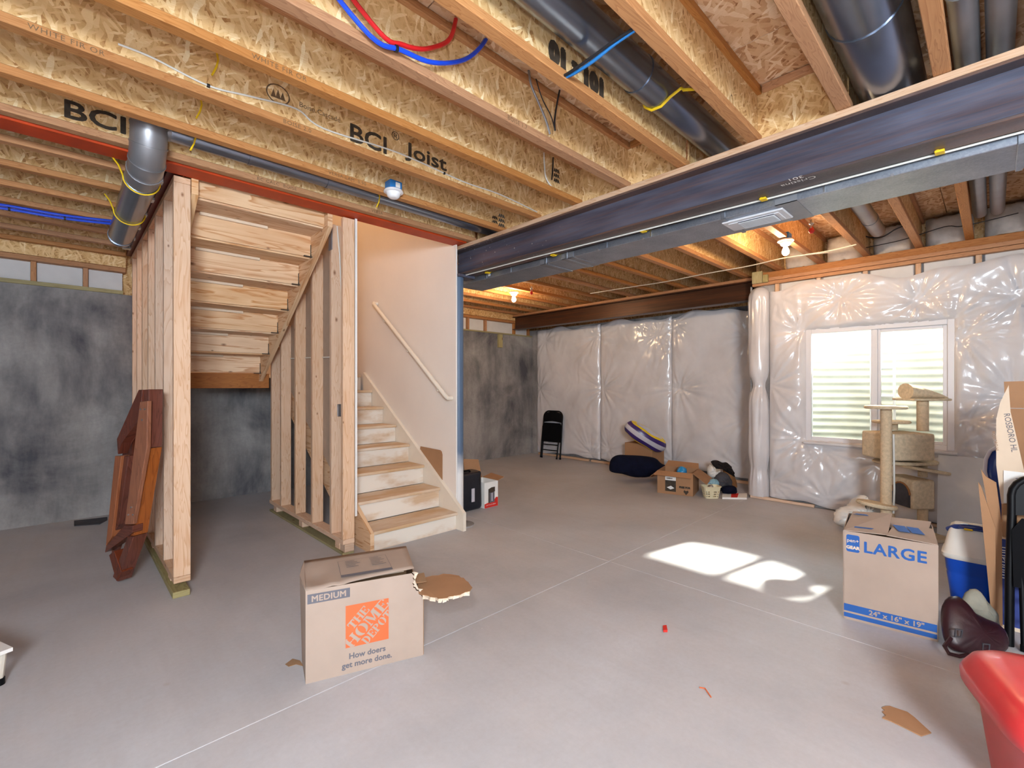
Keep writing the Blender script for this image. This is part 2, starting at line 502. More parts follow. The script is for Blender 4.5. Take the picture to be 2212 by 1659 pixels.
def prism(bm, pts, off):
    """Closed prism from a 3D polygon pushed by the vector off."""
    off = Vector(off)
    a = [bm.verts.new(Vector(p)) for p in pts]
    b = [bm.verts.new(Vector(p)+off) for p in pts]
    n = len(pts)
    bm.faces.new(list(reversed(a))); bm.faces.new(b)
    for i in range(n):
        bm.faces.new((a[i], a[(i+1) % n], b[(i+1) % n], b[i]))
def grid(bm, P, close_u=False):
    """P: array [nu][nv] of 3D points."""
    V = [[bm.verts.new(p) for p in row] for row in P]
    nu, nv = len(V), len(V[0])
    for i in range(nu if close_u else nu-1):
        for j in range(nv-1):
            i2 = (i+1) % nu
            bm.faces.new((V[i][j], V[i2][j], V[i2][j+1], V[i][j+1]))
    return V

def autouv(bm, grain=None):
    uvl = bm.loops.layers.uv.verify()
    if grain is None:
        lo = [min(v.co[i] for v in bm.verts) for i in range(3)]
        hi = [max(v.co[i] for v in bm.verts) for i in range(3)]
        ext = [hi[i]-lo[i] for i in range(3)]
        grain = ext.index(max(ext))
    for f in bm.faces:
        n = f.normal
        a = [abs(n.x), abs(n.y), abs(n.z)]
        d = a.index(max(a))
        if d == grain:
            u, v = [(i) for i in range(3) if i != d]
        else:
            u = grain
            v = 3-d-grain
        for l in f.loops:
            l[uvl].uv = (l.vert.co[u], l.vert.co[v]+0.37*d)

def tomesh(name, bm, smooth=False, grain=None, angle=38):
    bmesh.ops.recalc_face_normals(bm, faces=bm.faces[:])
    bm.normal_update()
    autouv(bm, grain)
    me = bpy.data.meshes.new(name)
    bm.to_mesh(me); bm.free()
    if smooth:
        me.polygons.foreach_set('use_smooth', [True]*len(me.polygons))
        me.set_sharp_from_angle(angle=math.radians(angle))
    return me

ROOT = {}
def rootmat(o):
    m = Matrix.Identity(4)
    while o is not None:
        m = ROOT.get(o.name, Matrix.Identity(4)) @ m
        o = o.parent
    return m
def obj(name, bm, mat, parent=None, smooth=False, local=False, grain=None, angle=38, label=None):
    """World-space bmesh -> one mesh object under parent (verts brought into the parent's frame)."""
    if parent is not None and not local:
        bm.transform(rootmat(parent).inverted())
    me = tomesh(name, bm, smooth, grain, angle)
    me.materials.append(mat)
    o = bpy.data.objects.new(name, me)
    COL.objects.link(o)
    if parent is not None: o.parent = parent
    if label: o['label'] = label
    return o
def empty(name, loc=(0, 0, 0), rz=0.0):
    o = bpy.data.objects.new(name, None)
    COL.objects.link(o)
    o.empty_display_size = 0.1
    o.location = loc; o.rotation_euler = (0, 0, rz)
    ROOT[o.name] = Matrix.Translation(Vector(loc)) @ Matrix.Rotation(rz, 4, 'Z')
    return o
def tag(o, label, cat, group=None):
    o['label'] = label; o['category'] = cat
    if group: o['group'] = group
    return o
def thing(name, label, cat, loc=(0, 0, 0), rz=0.0, group=None):
    return tag(empty(name, loc, rz), label, cat, group)
def struct(o):
    o['kind'] = 'structure'; return o

BOARDS = {}
def board(name, mat, parent, c, s, R=None, bev=0.0025, label=None):
    """A board with shared mesh data for equal sizes; c is in the parent's frame."""
    key = (tuple(round(x, 4) for x in s), mat.name, bev)
    me = BOARDS.get(key)
    if me is None:
        bm = new(); bx(bm, (0, 0, 0), s, bev)
        me = tomesh(name, bm); me.materials.append(mat)
        BOARDS[key] = me
    o = bpy.data.objects.new(name, me)
    COL.objects.link(o)
    o.parent = parent
    o.location = c
    if R is not None: o.rotation_euler = R.to_euler()
    if label: o['label'] = label
    return o
def board2(name, mat, parent, a, b, label=None, bev=0.0025):
    return board(name, mat, parent, [(a[i]+b[i])/2 for i in range(3)], [abs(b[i]-a[i]) for i in range(3)], None, bev, label)

def frame(o, x, y):
    x = Vector(x).normalized(); y = Vector(y); y = (y - x*y.dot(x)).normalized()
    z = x.cross(y)
    M = Matrix((x, y, z)).transposed().to_4x4()
    M.translation = Vector(o)
    return M
def text(name, body, size, M, mat, parent, bold=0.0, align='LEFT', sx=1.0, spacing=1.0, lift=0.0008):
    """Flat lettering laid on a surface: M gives origin, reading direction and up."""
    cu = bpy.data.curves.new(name, 'FONT')
    cu.body = body; cu.size = size; cu.align_x = align
    cu.space_character = spacing
    cu.resolution_u = 3
    to = bpy.data.objects.new(name+'_tmp', cu)
    COL.objects.link(to)
    me = bpy.data.meshes.new_from_object(to)
    bpy.data.objects.remove(to); bpy.data.curves.remove(cu)
    me.transform(Matrix.Diagonal((sx, 1, 1, 1)))
    if bold > 0:
        # heavier strokes: the same flat outline printed four more times, slightly shifted
        bm = new()
        for i, (dx, dy) in enumerate(((0, 0), (1, 0), (-1, 0), (0, 1), (0, -1), (.7, .7), (-.7, .7), (.7, -.7), (-.7, -.7))):
            n0 = len(bm.verts); bm.from_mesh(me)
            bm.verts.ensure_lookup_table()
            for v in bm.verts[n0:]: v.co += Vector((dx*bold*1.6, dy*bold*1.6, i*0.00002))
        bm.to_mesh(me); bm.free()
    me.transform(M @ Matrix.Translation((0, 0, lift)))
    if parent is not None: me.transform(rootmat(parent).inverted())
    me.name = name
    me.materials.clear(); me.materials.append(mat)
    o = bpy.data.objects.new(name, me)
    COL.objects.link(o); o.parent = parent
    return o
def patch(name, pts2, M, mat, parent, lift=0.0005):
    bm = new()
    bm.faces.new([bm.verts.new(M @ Vector((p[0], p[1], lift))) for p in pts2])
    bm.transform(rootmat(parent).inverted())
    bm.normal_update(); autouv(bm)
    me = bpy.data.meshes.new(name); bm.to_mesh(me); bm.free(); me.materials.append(mat)
    o = bpy.data.objects.new(name, me); COL.objects.link(o); o.parent = parent
    return o
def rectp(x0, y0, x1, y1): return [(x0, y0), (x1, y0), (x1, y1), (x0, y1)]

def vnoise(x, y, seed=0):
    """Smooth value noise on arrays."""
    r = np.random.RandomState(seed)
    T = r.rand(64, 64)
    xi = np.floor(x).astype(int); yi = np.floor(y).astype(int)
    fx = x-xi; fy = y-yi
    fx = fx*fx*(3-2*fx); fy = fy*fy*(3-2*fy)
    g = lambda a, b: T[a % 64, b % 64]
    return (g(xi, yi)*(1-fx)+g(xi+1, yi)*fx)*(1-fy)+(g(xi, yi+1)*(1-fx)+g(xi+1, yi+1)*fx)*fy - 0.5
# ------------------------------------------------------------------ setting: floor
floor = struct(empty('floor'))
xs = [-3.7, -0.65, 2.95, 6.75]; ys = [-3.3, 2.01, 6.5]
bm = new(); bb(bm, (-3.75, -3.35, -0.14), (6.8, 6.55, -0.010))
obj('sub_base', bm, M_GRAVEL, floor)
for i in range(3):
    for j in range(2):
        bm = new(); bb(bm, (xs[i]+0.0012, ys[j]+0.0012, -0.10), (xs[i+1]-0.0012, ys[j+1]-0.0012, 0.0), 0.002)
        obj('slab', bm, M_FLOOR, floor)

# ------------------------------------------------------------------ setting: concrete walls
YB = 6.30
def wallbox(name, a, b, mat):
    bm = new(); bb(bm, a, b); return struct(obj(name, bm, mat))
wall_back = wallbox('wall_back', (-3.7, YB, -0.05), (6.8, YB+0.25, 2.27), M_CONC)
wallbox('wall_left', (-3.75, -3.3, -0.05), (-3.5, 6.5, 2.95), M_CONC)
wallbox('wall_front', (-3.7, -3.35, -0.05), (6.2, -3.1, 2.95), M_CONC)
wall_recess = wallbox('wall_recess', (6.62, 2.0, -0.05), (6.85, 6.5, 2.40), M_CONC)
# form-board joints: shallow raised fins on the back wall
for x in (-2.2, -0.12, 0.56, 1.18, 1.79, 5.4, 6.0):
    bm = new(); bb(bm, (x, YB-0.003, 0.0), (x+0.014, YB+0.01, 2.262))
    obj('form_fin', bm, M_CONC, wall_back)
# window wall: built round the opening
WX0, WX1 = 5.90, 6.12
WY0, WY1, WZ0, WZ1 = 0.25, 1.44, 0.72, 1.94
bm = new()
bb(bm, (WX0, WY1, -0.05), (WX1, 2.0, 2.50)); bb(bm, (WX0, -3.3, -0.05), (WX1, WY0, 2.50))
bb(bm, (WX0, WY0, -0.05), (WX1, WY1, WZ0-0.03)); bb(bm, (WX0, WY0, WZ1+0.03), (WX1, WY1, 2.50))
bb(bm, (WX0, 1.90, -0.05), (6.70, 2.02, 2.50))
wall_right = struct(obj('wall_right', bm, M_CONC))
# plates over the window wall, and glass wool in the joist bays
for (x0, x1, z0, z1) in ((5.84, 5.98, 2.488, 2.524), (5.84, 5.98, 2.528, 2.566), (5.92, 6.04, 2.568, 2.648)):
    board2('top_plate', M_FLANGE, wall_right, (x0, -3.1, z0), (x1, 1.98, z1))
for k in range(-7, 4):
    yy = 0.502+0.407*k
    board2('cripple_stud', M_LUM, wall_right, (5.86, yy-0.02, 2.30), (5.90, yy+0.02, 2.487))
JP = 0.407; J0 = 0.502
for k in range(-5, 3):
    ya = J0+JP*k+0.035; yb = J0+JP*(k+1)-0.035
    r = np.random.RandomState(40+k)
    nu, nv = 14, 12
    P = []
    for i in range(nu):
        row = []
        for j in range(nv):
            a, b = i/(nu-1), j/(nv-1)
            edge = (math.sin(PI*min(1, max(0, a)))**0.35)*(math.sin(PI*(0.12+0.88*b))**0.4 if b < 1 else 0.15)
            row.append((6.10-0.20*edge-0.03*r.rand(), ya+(yb-ya)*a, 2.655+0.285*b+0.012*(r.rand()-0.5)))
        P.append(row)
    bm = new(); grid(bm, P)
    obj('glass_wool', bm, M_BATT, wall_right, smooth=True, angle=80)
    bm = new(); bb(bm, (5.885, ya, 2.30), (5.905, yb, 2.487), 0.006)
    obj('foam_panel', bm, M_WHITEP, wall_right)
# rims closing the floor edge
bm = new(); bb(bm, (6.12, -3.3, 2.50), (6.16, 2.02, 2.97)); bb(bm, (6.80, 1.9, 2.3), (6.84, 6.55, 2.97)); bb(bm, (6.1, 1.98, 2.50), (6.84, 2.02, 2.97))
struct(obj('trim_1', bm, M_OSB))

# back wall: treated sill, short cripple studs, white foam panels, plate, rim
board2('sill_plate', M_TREAT, wall_back, (-3.5, YB-0.02, 2.27), (0.44, YB+0.12, 2.308))
board2('sill_plate', M_TREAT, wall_back, (2.75, YB-0.02, 2.27), (6.6, YB+0.12, 2.295))
def cripple_row(x0, x1, z0, z1, xs_):
    for x in xs_:
        board2('cripple_stud', M_FLANGE, wall_back, (x-0.019, YB+0.01, z0), (x+0.019, YB+0.10, z1))
    edges = [x0]+[x for x in xs_]+[x1]
    for a, b in zip(edges[:-1], edges[1:]):
        bm = new(); bb(bm, (a+0.02, YB+0.06, z0), (b-0.02, YB+0.09, z1), 0.004)
        obj('foam_panel', bm, M_WHITEP, wall_back)
xl = []
for px in (72, 185):
    xl.append(at_y(px, 590, YB).x)
st = xl[1]-xl[0]
cripple_row(-3.5, 0.46, 2.308, 2.50, [xl[0]-st*3, xl[0]-st*2, xl[0]-st, xl[0], xl[1]])
xr_ = [at_y(px, 700, YB).x for px in (1013, 1051, 1113, 1144)]
cripple_row(2.75, 6.6, 2.295, 2.50, [3.2, 3.75, 4.3]+xr_)
board2('rim_plate', M_FLANGE, wall_back, (-3.5, YB-0.02, 2.500), (0.46, YB+0.12, 2.545))
board2('rim_plate', M_FLANGE, wall_back, (2.75, YB-0.02, 2.500), (6.6, YB+0.12, 2.545))
bm = new(); bb(bm, (-3.7, YB-0.03, 2.547), (0.46, YB+0.02, 2.97)); obj('rim_board', bm, M_OSB, wall_back, grain=0)
bm = new(); bb(bm, (2.75, YB-0.03, 2.547), (6.8, YB+0.02, 2.97)); obj('rim_board', bm, M_OSB, wall_back, grain=0)
bm = new(); bb(bm, (-3.7, YB+0.13, 2.2), (6.84, YB+0.16, 2.97)); obj('outer_sheathing', bm, M_OSB, wall_back, grain=0)
p = at_y(1076, 745, YB)
board2('wood_cleat', M_TREAT, wall_back, (p.x-0.02, YB-0.045, 2.02), (p.x+0.075, YB-0.002, 2.262))

# ------------------------------------------------------------------ setting: ceiling (subfloor over I-joists)
HOLE = (0.47, 2.66, 3.545, 6.25)
def minus_hole(x0, x1, y0, y1):
    hx0, hx1, hy0, hy1 = HOLE
    if x1 <= hx0 or x0 >= hx1 or y1 <= hy0 or y0 >= hy1: return [(x0, x1, y0, y1)]
    out = []
    if x0 < hx0: out.append((x0, hx0, y0, y1)); x0 = hx0
    if x1 > hx1: out.append((hx1, x1, y0, y1)); x1 = hx1
    if y0 < hy0: out.append((x0, x1, y0, hy0))
    if y1 > hy1: out.append((x0, x1, hy1, y1))
    return out
bm = new()
for r in minus_hole(-3.75, 6.85, -3.35, 6.55):
    bb(bm, (r[0], r[2], 2.976), (r[1], r[3], 3.0))
ceiling = struct(obj('ceiling', bm, M_SUB))
xj = -3.75; row = 0
while xj < 6.8:
    x1 = min(xj+1.22, 6.84)
    yj = -3.35 - (1.22 if row % 2 else 0.0)
    while yj < 6.5:
        y1 = min(yj+2.44, 6.5)
        for r in minus_hole(xj, x1, max(yj, -3.35), y1):
            if r[1]-r[0] > 0.05 and r[3]-r[2] > 0.05:
                bm = new(); bb(bm, (r[0]+0.0025, r[2]+0.0025, 2.953), (r[1]-0.0025, r[3]-0.0025, 2.972))
                obj('subfloor_panel', bm, M_SUB, ceiling, grain=1)
        yj += 2.44
    xj += 1.22; row += 1
ZB, ZT = 2.650, 2.952
JM = {}
def joist(x0, x1, y):
    L = round(x1-x0, 3)
    if L not in JM:
        bm = new(); bb(bm, (-L/2, -0.005, ZB+0.03-2.8), (L/2, 0.005, ZT-0.03-2.8))
        w = tomesh('joist', bm, grain=0); w.materials.append(M_OSB)
        bm = new(); bb(bm, (-L/2, -0.029, -0.019), (L/2, 0.029, 0.019), 0.003)
        f = tomesh('flange', bm); f.materials.append(M_FLANGE)
        JM[L] = (w, f)
    w, f = JM[L]
    o = bpy.data.objects.new('joist', w); COL.objects.link(o); o.parent = ceiling
    o.location = ((x0+x1)/2, y, 2.8)
    ROOT[o.name] = Matrix.Translation(o.location)
    for z in (ZB+0.019-2.8, ZT-0.019-2.8):
        c = bpy.data.objects.new('flange', f); COL.objects.link(c); c.parent = o; c.location = (0, 0, z)
    return o
JL = {}
BX0, BX1 = 2.690, 2.840          # steel beam flange edges
def jy(k): return J0+JP*k+(0.06 if k < 0 else 0.0)
for k in range(-8, 8):
    JL[k] = joist(-3.5, 2.745, jy(k))
for k in range(8, 15):
    joist(-3.5, 0.455, J0+JP*k)
JR = {}
for k in range(-8, 15):
    y = jy(k)
    JR[k] = joist(2.785, 6.10 if y < 1.9 else 6.60, y)
# OSB blocking standing on the beam plate between the joists (ducted bays stay open)
for k in range(-8, 7):
    if k in (-2, -1, 1, 6): continue
    y0 = jy(k)+0.006; y1 = jy(k+1)-0.006
    bm = new(); bb(bm, (2.742, y0, ZB+0.003), (2.752, y1, ZT-0.003))
    b = obj('blocking', bm, M_OSB, ceiling, grain=1)
    board2('blocking_flange', M_FLANGE, b, (2.715, y0+0.03, ZT-0.040), (2.741, y1-0.03, ZT-0.002))
# header, trimmer and the stair opening
board2('stair_header', M_LVL, ceiling, (-3.5, 3.395, 2.668), (2.69, 3.545, 2.95), bev=0.002)
board2('red_sealed_strip', M_RED, ceiling, (-3.5, 3.393, 2.642), (2.685, 3.547, 2.667), bev=0.004, label='red-orange sealed underside of the stair header')
board2('stair_trimmer', M_DRED, ceiling, (0.46, 3.55, 2.655), (0.545, 6.2, 2.95))
board2('stair_trimmer', M_LVL, ceiling, (2.64, 3.55, 2.655), (2.74, 6.2, 2.95))
for k in range(8, 14):
    y = J0+JP*k
    bm = new(); bb(bm, (0.40, y-0.034, 2.636), (0.462, y+0.034, 2.647)); bb(bm, (0.41, y-0.036, 2.640), (0.459, y-0.030, 2.76)); bb(bm, (0.41, y+0.030, 2.640), (0.459, y+0.036, 2.76)); bb(bm, (0.448, y-0.06, 2.642), (0.458, y+0.06, 2.78))
    obj('joist_hanger', bm, M_CHROME, ceiling)

# printing on the joist webs
def web_text(k, x, z, body, size, mat=M_INK, bold=0.0, flip=False, left=True, sp=1.0, sx=1.0):
    j = JL[k] if left else JR[k]
    xd, up = ((1, 0, 0), (0, 0, 1)) if not flip else ((-1, 0, 0), (0, 0, -1))
    M = frame((x, J0+JP*k-0.005, z), xd, up)
    return text('printed_lettering', body, size, M, mat, j, bold, sx=sx, spacing=sp)
p = at_y(752, 285, J0+JP*5)
web_text(5, p.x, p.z-0.045, 'BCI', 0.140, bold=0.0020, sx=1.16)
p = at_y(845, 298, J0+JP*5); web_text(5, p.x, p.z-0.005, '\u00ae', 0.07)
p = at_y(878, 325, J0+JP*5); web_text(5, p.x, p.z-0.035, 'Joist', 0.125, bold=0.0020, sx=1.38)
p = at_y(645, 222, J0+JP*5); web_text(5, p.x, p.z-0.02, 'Boise Cascade', 0.038, M_INK2)
p = at_y(600, 205, J0+JP*5)
bm = new()
Mr = frame((p.x, p.y-0.0062, p.z), (1, 0, 0), (0, 0, 1))
ri = []
for rr in (0.050, 0.044):
    ri.append([bm.verts.new(Mr @ Vector((1.15*rr*math.cos(a*PI/14), rr*math.sin(a*PI/14), 0))) for a in range(28)])
for a in range(28): bm.faces.new((ri[0][a], ri[0][(a+1) % 28], ri[1][(a+1) % 28], ri[1][a]))
for q in range(3):
    cx = -0.022+0.022*q
    bm.faces.new([bm.verts.new(Mr @ Vector(v)) for v in ((cx-0.013, -0.022, 0), (cx+0.013, -0.022, 0), (cx, 0.026-0.006*abs(q-1), 0))])
obj('tree_emblem', bm, M_INK2, JL[5])
p = at_y(133, 238, J0+JP*7); web_text(7, p.x, p.z-0.03, 'BCI', 0.130, bold=0.0022, sx=1.35)
p = at_y(1262, 125, J0+JP*2)
web_text(2, at_y(1305, 230, J0+JP*2).x, 2.79, '101 - 10', 0.12, bold=0.008, flip=True)
for k, px, py in ((4, 1195, 370), (5, 1076, 468), (6, 1088, 480)):
    q = at_y(px, py, J0+JP*k)
    for t_ in range(3): web_text(k, min(q.x, 2.6), q.z-0.035*t_, 'APA', 0.032, M_INK, bold=0.002)
p = at_y(1578, 225, J0+JP*1)
bm = new(); Mr = frame((p.x, p.y-0.006, p.z), (1, 0, 0), (0, 0, 1)); ri = []
for rr in (1.0, 0.86):
    ri.append([bm.verts.new(Mr @ Vector((0.022*rr*math.cos(a*PI/10), 0.045*rr*math.sin(a*PI/10), 0))) for a in range(20)])
for a in range(20): bm.faces.new((ri[0][a], ri[0][(a+1) % 20], ri[1][(a+1) % 20], ri[1][a]))
obj('oval_stamp', bm, M_INK2, JL[1])
# stencilled lines on the flange edges
for k, x, s in ((5, -0.1, 'WHITE FIR OR'), (4, 0.55, 'WHITE FIR OR'), (5, 0.8, 'BOISE 2.0'), (6, 1.2, 'VERSA-LAM  0.90'), (7, 0.9, 'BC CALC  BOISE'), (7, 1.7, 'VERSA'), (3, 1.6, 'BOISE 1.7')):
    y = J0+JP*k
    text('printed_lettering', s, 0.030, frame((x, y-0.0295, ZB+0.008), (1, 0, 0), (0, 0, 1)), M_INK2, JL[k], spacing=1.15)
# print on the subfloor sheets
text('printed_lettering', 'RATED', 0.05, frame((2.02, 1.10, 2.9525), (0, -1, 0), (1, 0, 0)), M_INK, ceiling, 0.003)
bm = new(); bb(bm, (2.16, 0.98, 2.951), (2.18, 1.14, 2.954)); obj('printed_bar', bm, M_INK, ceiling)

# ------------------------------------------------------------------ stairwell shell
bm = new()
bb(bm, (2.634, 3.488, 0.0), (2.646, 3.60, 2.64)); bb(bm, (2.634, 3.60, 0.0), (2.735, 6.30, 2.64)); bb(bm, (2.634, 3.56, 2.64), (2.66, 6.30, 5.2))
wall_stair = struct(obj('wall_stairwell', bm, M_DRYW))
bm = new()
bb(bm, (0.42, 3.50, 3.0), (2.66, 3.545, 5.2)); bb(bm, (0.42, 3.5, 3.0), (0.47, 6.3, 5.2)); bb(bm, (0.585, 6.26, 1.46), (2.66, 6.298, 3.0)); bb(bm, (0.42, 6.26, 3.0), (2.66, 6.30, 5.2)); bb(bm, (0.42, 3.5, 5.2), (2.66, 6.3, 5.25))
struct(obj('wall_stairhead', bm, M_DRYW))
bm = new(); bb(bm, (2.6335, 3.484, 0.02), (2.6465, 3.4875, 2.60), 0.002)
obj('corner_bead', bm, M_TRIMW, wall_stair)
lamp('stairhead_lamp', 'POINT', (1.5, 4.9, 4.6), 22.0, (1.0, 0.66, 0.34), shadow_soft_size=0.12)

# stud wall on the left of the stairs, floating over its treated floor plate
wl = struct(empty('wall_stair_left'))
board2('floor_plate', M_TREAT, wl, (0.482, 3.525, 0.0), (0.572, 6.28, 0.038))
board2('bottom_plate', M_LUM, wl, (0.490, 3.55, 0.082), (0.579, 6.28, 0.120))
board2('top_plate', M_LUM, wl, (0.490, 3.55, 2.598), (0.579, 6.28, 2.636))
for y in (3.55, 3.95, 4.36, 4.77, 5.17, 5.58, 5.99):
    board2('stud', M_LUM, wl, (0.490, y, 0.121), (0.579, y+0.038, 2.597))
for y in (3.75, 4.6, 5.6):
    board2('spacer_block', M_LUM, wl, (0.50, y, 0.039), (0.57, y+0.09, 0.081))
# stud wall between the stair flights
wr = struct(empty('wall_stair_middle'))
SLOPE = 0.674
def corner_z(y): return 1.452+SLOPE*(5.27-y)
board2('floor_plate', M_TREAT, wr, (1.556, 3.51, 0.0), (1.650, 5.30, 0.020))
board2('bottom_plate', M_LUM, wr, (1.556, 3.504, 0.083), (1.650, 5.30, 0.121))
for y, zt in ((3.504, 2.632), (3.542, 2.632), (3.721, 2.632), (4.12, 2.632), (4.53, 2.5), (4.93, 2.2), (5.225, 2.0)):
    if y == 3.542: board2('stud', M_LUM, wr, (1.585, y+0.001, 0.122), (1.650, y+0.037, zt)); continue
    board2('stud', M_LUM, wr, (1.556, y, 0.122), (1.650, y+0.038, min(zt, max(0.5, corner_z(y)+0.25))))
for y in (3.504, 3.60, 4.40, 5.12):
    board2('spacer_block', M_LUM, wr, (1.570, y, 0.021), (1.648, y+0.085, 0.082))
# drywall on the stair side (its bottom edge follows the stringer)
bm = new()
prism(bm, [(1.6515, 3.500, 0.29), (1.6515, 5.30, 0.29+SLOPE*1.80), (1.6515, 5.30, 2.64), (1.6515, 3.500, 2.64)], (0.0125, 0, 0))
obj('drywall_sheet', bm, M_DRYB, wr)
bm = new()
prism(bm, [(1.6642, 3.497, 0.29), (1.6642, 5.30, 0.29+SLOPE*1.80), (1.6642, 5.30, 2.64), (1.6642, 3.497, 2.64)], (0.004, 0, 0))
bb(bm, (1.6512, 3.4965, 0.29), (1.668, 3.4995, 2.64))
obj('painted_face', bm, M_TRIMW, wr)
tube_pts = [(1.645, 3.76, 1.56), (1.645, 4.2, 1.575), (1.645, 4.7, 1.59), (1.645, 5.1, 1.60)]
bm = new(); tube(bm, tube_pts, 0.006, 6); obj('white_cable', bm, M_WIREW, wr, smooth=True)
bm = new(); tube(bm, [(1.60, 3.715, 2.62), (1.62, 3.714, 2.40), (1.635, 3.714, 2.1), (1.64, 3.714, 1.6), (1.64, 3.714, 1.18)], 0.005, 6); obj('white_cable', bm, M_WIREW, wr, smooth=True)
bm = new(); bb(bm, (1.600, 3.700, 1.07), (1.640, 3.7195, 1.17), 0.004); obj('switch_box', bm, M_CHROME, wr)
# metal nail plates near the top of the end stud
bm = new(); bb(bm, (1.548, 3.70, 2.42), (1.556, 3.76, 2.60), 0.001); obj('nail_plate', bm, M_TAPE, wr)

# ------------------------------------------------------------------ stairs
T1Z, RISE, RUN, T1Y = 0.160, 0.1845, 0.2733, 3.411
stairs = thing('staircase', 'white-primed lower stair flight with worn treads climbing beside the painted wall', 'staircase', (2.18, 3.45, 0))
for i in range(8):
    zt = T1Z+RISE*i; y = T1Y+RUN*i
    if i < 7:
        bm = new(); bb(bm, (1.767, y, zt-0.028), (2.598, y+RUN+0.022, zt), 0.008, 2)
        obj('tread', bm, M_TREAD, stairs, grain=0)
    bm = new(); bb(bm, (1.767, y+0.030, zt-RISE+0.001 if i else 0.0), (2.598, y+0.046, zt-0.029))
    obj('riser', bm, M_STAIRW, stairs, grain=0)
def stringer_pts(x, y0, z0, top, depth):
    # polygon in the plane x: plumb front, top edge on the slope, level bottom
    y1 = 5.29
    zt = lambda y: z0+SLOPE*(y-y0)
    yb = y0+max(0, (depth-z0))/SLOPE
    return [(x, y0, 0.0), (x, y0, z0), (x, y1, zt(y1)), (x, y1, zt(y1)-depth), (x, yb, 0.0)]
bm = new(); prism(bm, stringer_pts(1.732, 3.405, 0.150, 0, 0.36), (0.033, 0, 0)); obj('stringer', bm, M_LUMP, stairs, label='left stringer, bare on the outside')
bm = new(); prism(bm, stringer_pts(2.600, 3.335, 0.165, 0, 0.36), (0.0325, 0, 0)); obj('stringer', bm, M_TRIM, stairs, label='white painted right stringer')
bm = new(); bb(bm, (1.767, 5.345, T1Z+RISE*7-0.03), (2.598, 6.25, T1Z+RISE*7), 0.004); obj('landing_deck', bm, M_TREAD, stairs, grain=0)
up = thing('staircase', 'bare pine underside of the upper stair flight between the two stud walls', 'staircase', (1.03, 5.27, 1.30))
for j in range(7):
    y = 5.27-RUN*j; z = 1.452+0.184*j
    bm = new(); bb(bm, (0.622, y-0.020, z), (1.4545, y, z+0.170), 0.002)
    obj('riser', bm, M_LUMP, up, grain=0)
    bm = new(); bb(bm, (0.622, y-RUN-0.001, z+0.172), (1.4545, y+0.030, z+0.197), 0.003)
    obj('tread', bm, M_LUMP, up, grain=0)
    if j < 6:
        x0 = 0.70+random.uniform(-0.06, 0.06)
        bm = new(); bb(bm, (x0, y-0.045, z+0.150), (x0+0.44, y-0.0205, z+0.171), 0.003); obj('glue_block', bm, M_CARDL, up, grain=0)
        bm = new(); bb(bm, (1.449, y-0.0235, z+0.003), (1.4548, y-0.0205, z+0.10)); bb(bm, (1.39, y-0.05, z-0.006), (1.4548, y-0.032, z+0.001)); bb(bm, (1.448, y-0.03, z-0.006), (1.4548, y-0.018, z+0.02))
        obj('wedge_gap', bm, M_INK, up)
for x0 in (0.583, 1.455):
    bm = new()
    ya, yb = 5.30, 3.41
    prism(bm, [(x0, ya, corner_z(ya)-0.065), (x0, 3.55, corner_z(3.55)-0.065), (x0, 3.55, 2.94), (x0, 3.60, 2.94), (x0, ya, corner_z(ya)+0.29)], (0.038, 0, 0))
    obj('stringer', bm, M_LUMP, up, grain=1)
bm = new(); bb(bm, (0.583, 5.300, 1.296), (1.553, 5.338, 1.446), 0.003); obj('landing_header', bm, M_LVL, up, grain=0)
bm = new(); bb(bm, (0.583, 5.34, 1.405), (1.728, 6.26, 1.44), 0.003); obj('landing_deck', bm, M_LUMP, up, grain=0)
for y in (5.6, 5.95): board2('landing_joist', M_LUM, up, (0.583-1.03, y-5.27, 1.30-1.30), (1.55-1.03, y+0.038-5.27, 1.40-1.30))
# the handrail on the painted wall
hr = thing('handrail', 'slim white handrail on the painted stairwell wall', 'handrail', (2.60, 4.39, 1.76))
A = at_x(806, 655, 2.575); B = at_x(966, 860, 2.575)
d = (B-A).normalized()
bm = new()
tube(bm, [A+Vector((0.055, 0, 0)), A+Vector((0.004, 0, 0)), A+d*0.02, B-d*0.02, B+Vector((0.004, 0, 0)), B+Vector((0.055, 0, 0))], 0.021, 12)
obj('rail', bm, M_TRIM, hr, smooth=True)
for f in (0.16, 0.5, 0.88):
    q = A.lerp(B, f)
    bm = new(); tube(bm, [q+Vector((0, 0, -0.015)), q+Vector((0.01, 0, -0.06)), q+Vector((0.056, 0, -0.07))], 0.006, 8); cyl(bm, q+Vector((0.052, 0, -0.07)), q+Vector((0.0585, 0, -0.07)), 0.024, n=14)
    obj('bracket', bm, M_TRIM, hr, smooth=True)

# ------------------------------------------------------------------ steel
beam = thing('steel_beam', 'dark steel I-beam with wooden top plate spanning above the open floor', 'beam', (2.765, 0.3, 2.37))
YE = 3.62
bm = new(); bb(bm, (2.760, -3.1, 2.386), (2.770, YE, 2.600)); obj('web', bm, M_IBEAM, beam, grain=1)
for z0 in (2.372, 2.598):
    bm = new(); bb(bm, (BX0, -3.1, z0), (BX1, YE, z0+0.013), 0.002); obj('flange', bm, M_FLG, beam, grain=1)
board('top_plate', M_LUM, beam, (0, 0.01, 0.26), (0.148, 6.80, 0.034), label='pale wooden nailer on the beam')
bm = new(); tube(bm, [(2.73, 3.5, 2.366), (2.755, 2.6, 2.367), (2.80, 1.6, 2.366), (2.835, 0.8, 2.366), (2.845, -0.2, 2.366), (2.845, -1.0, 2.366)], 0.005, 6); obj('white_cable', bm, M_WIREW, beam, smooth=True)
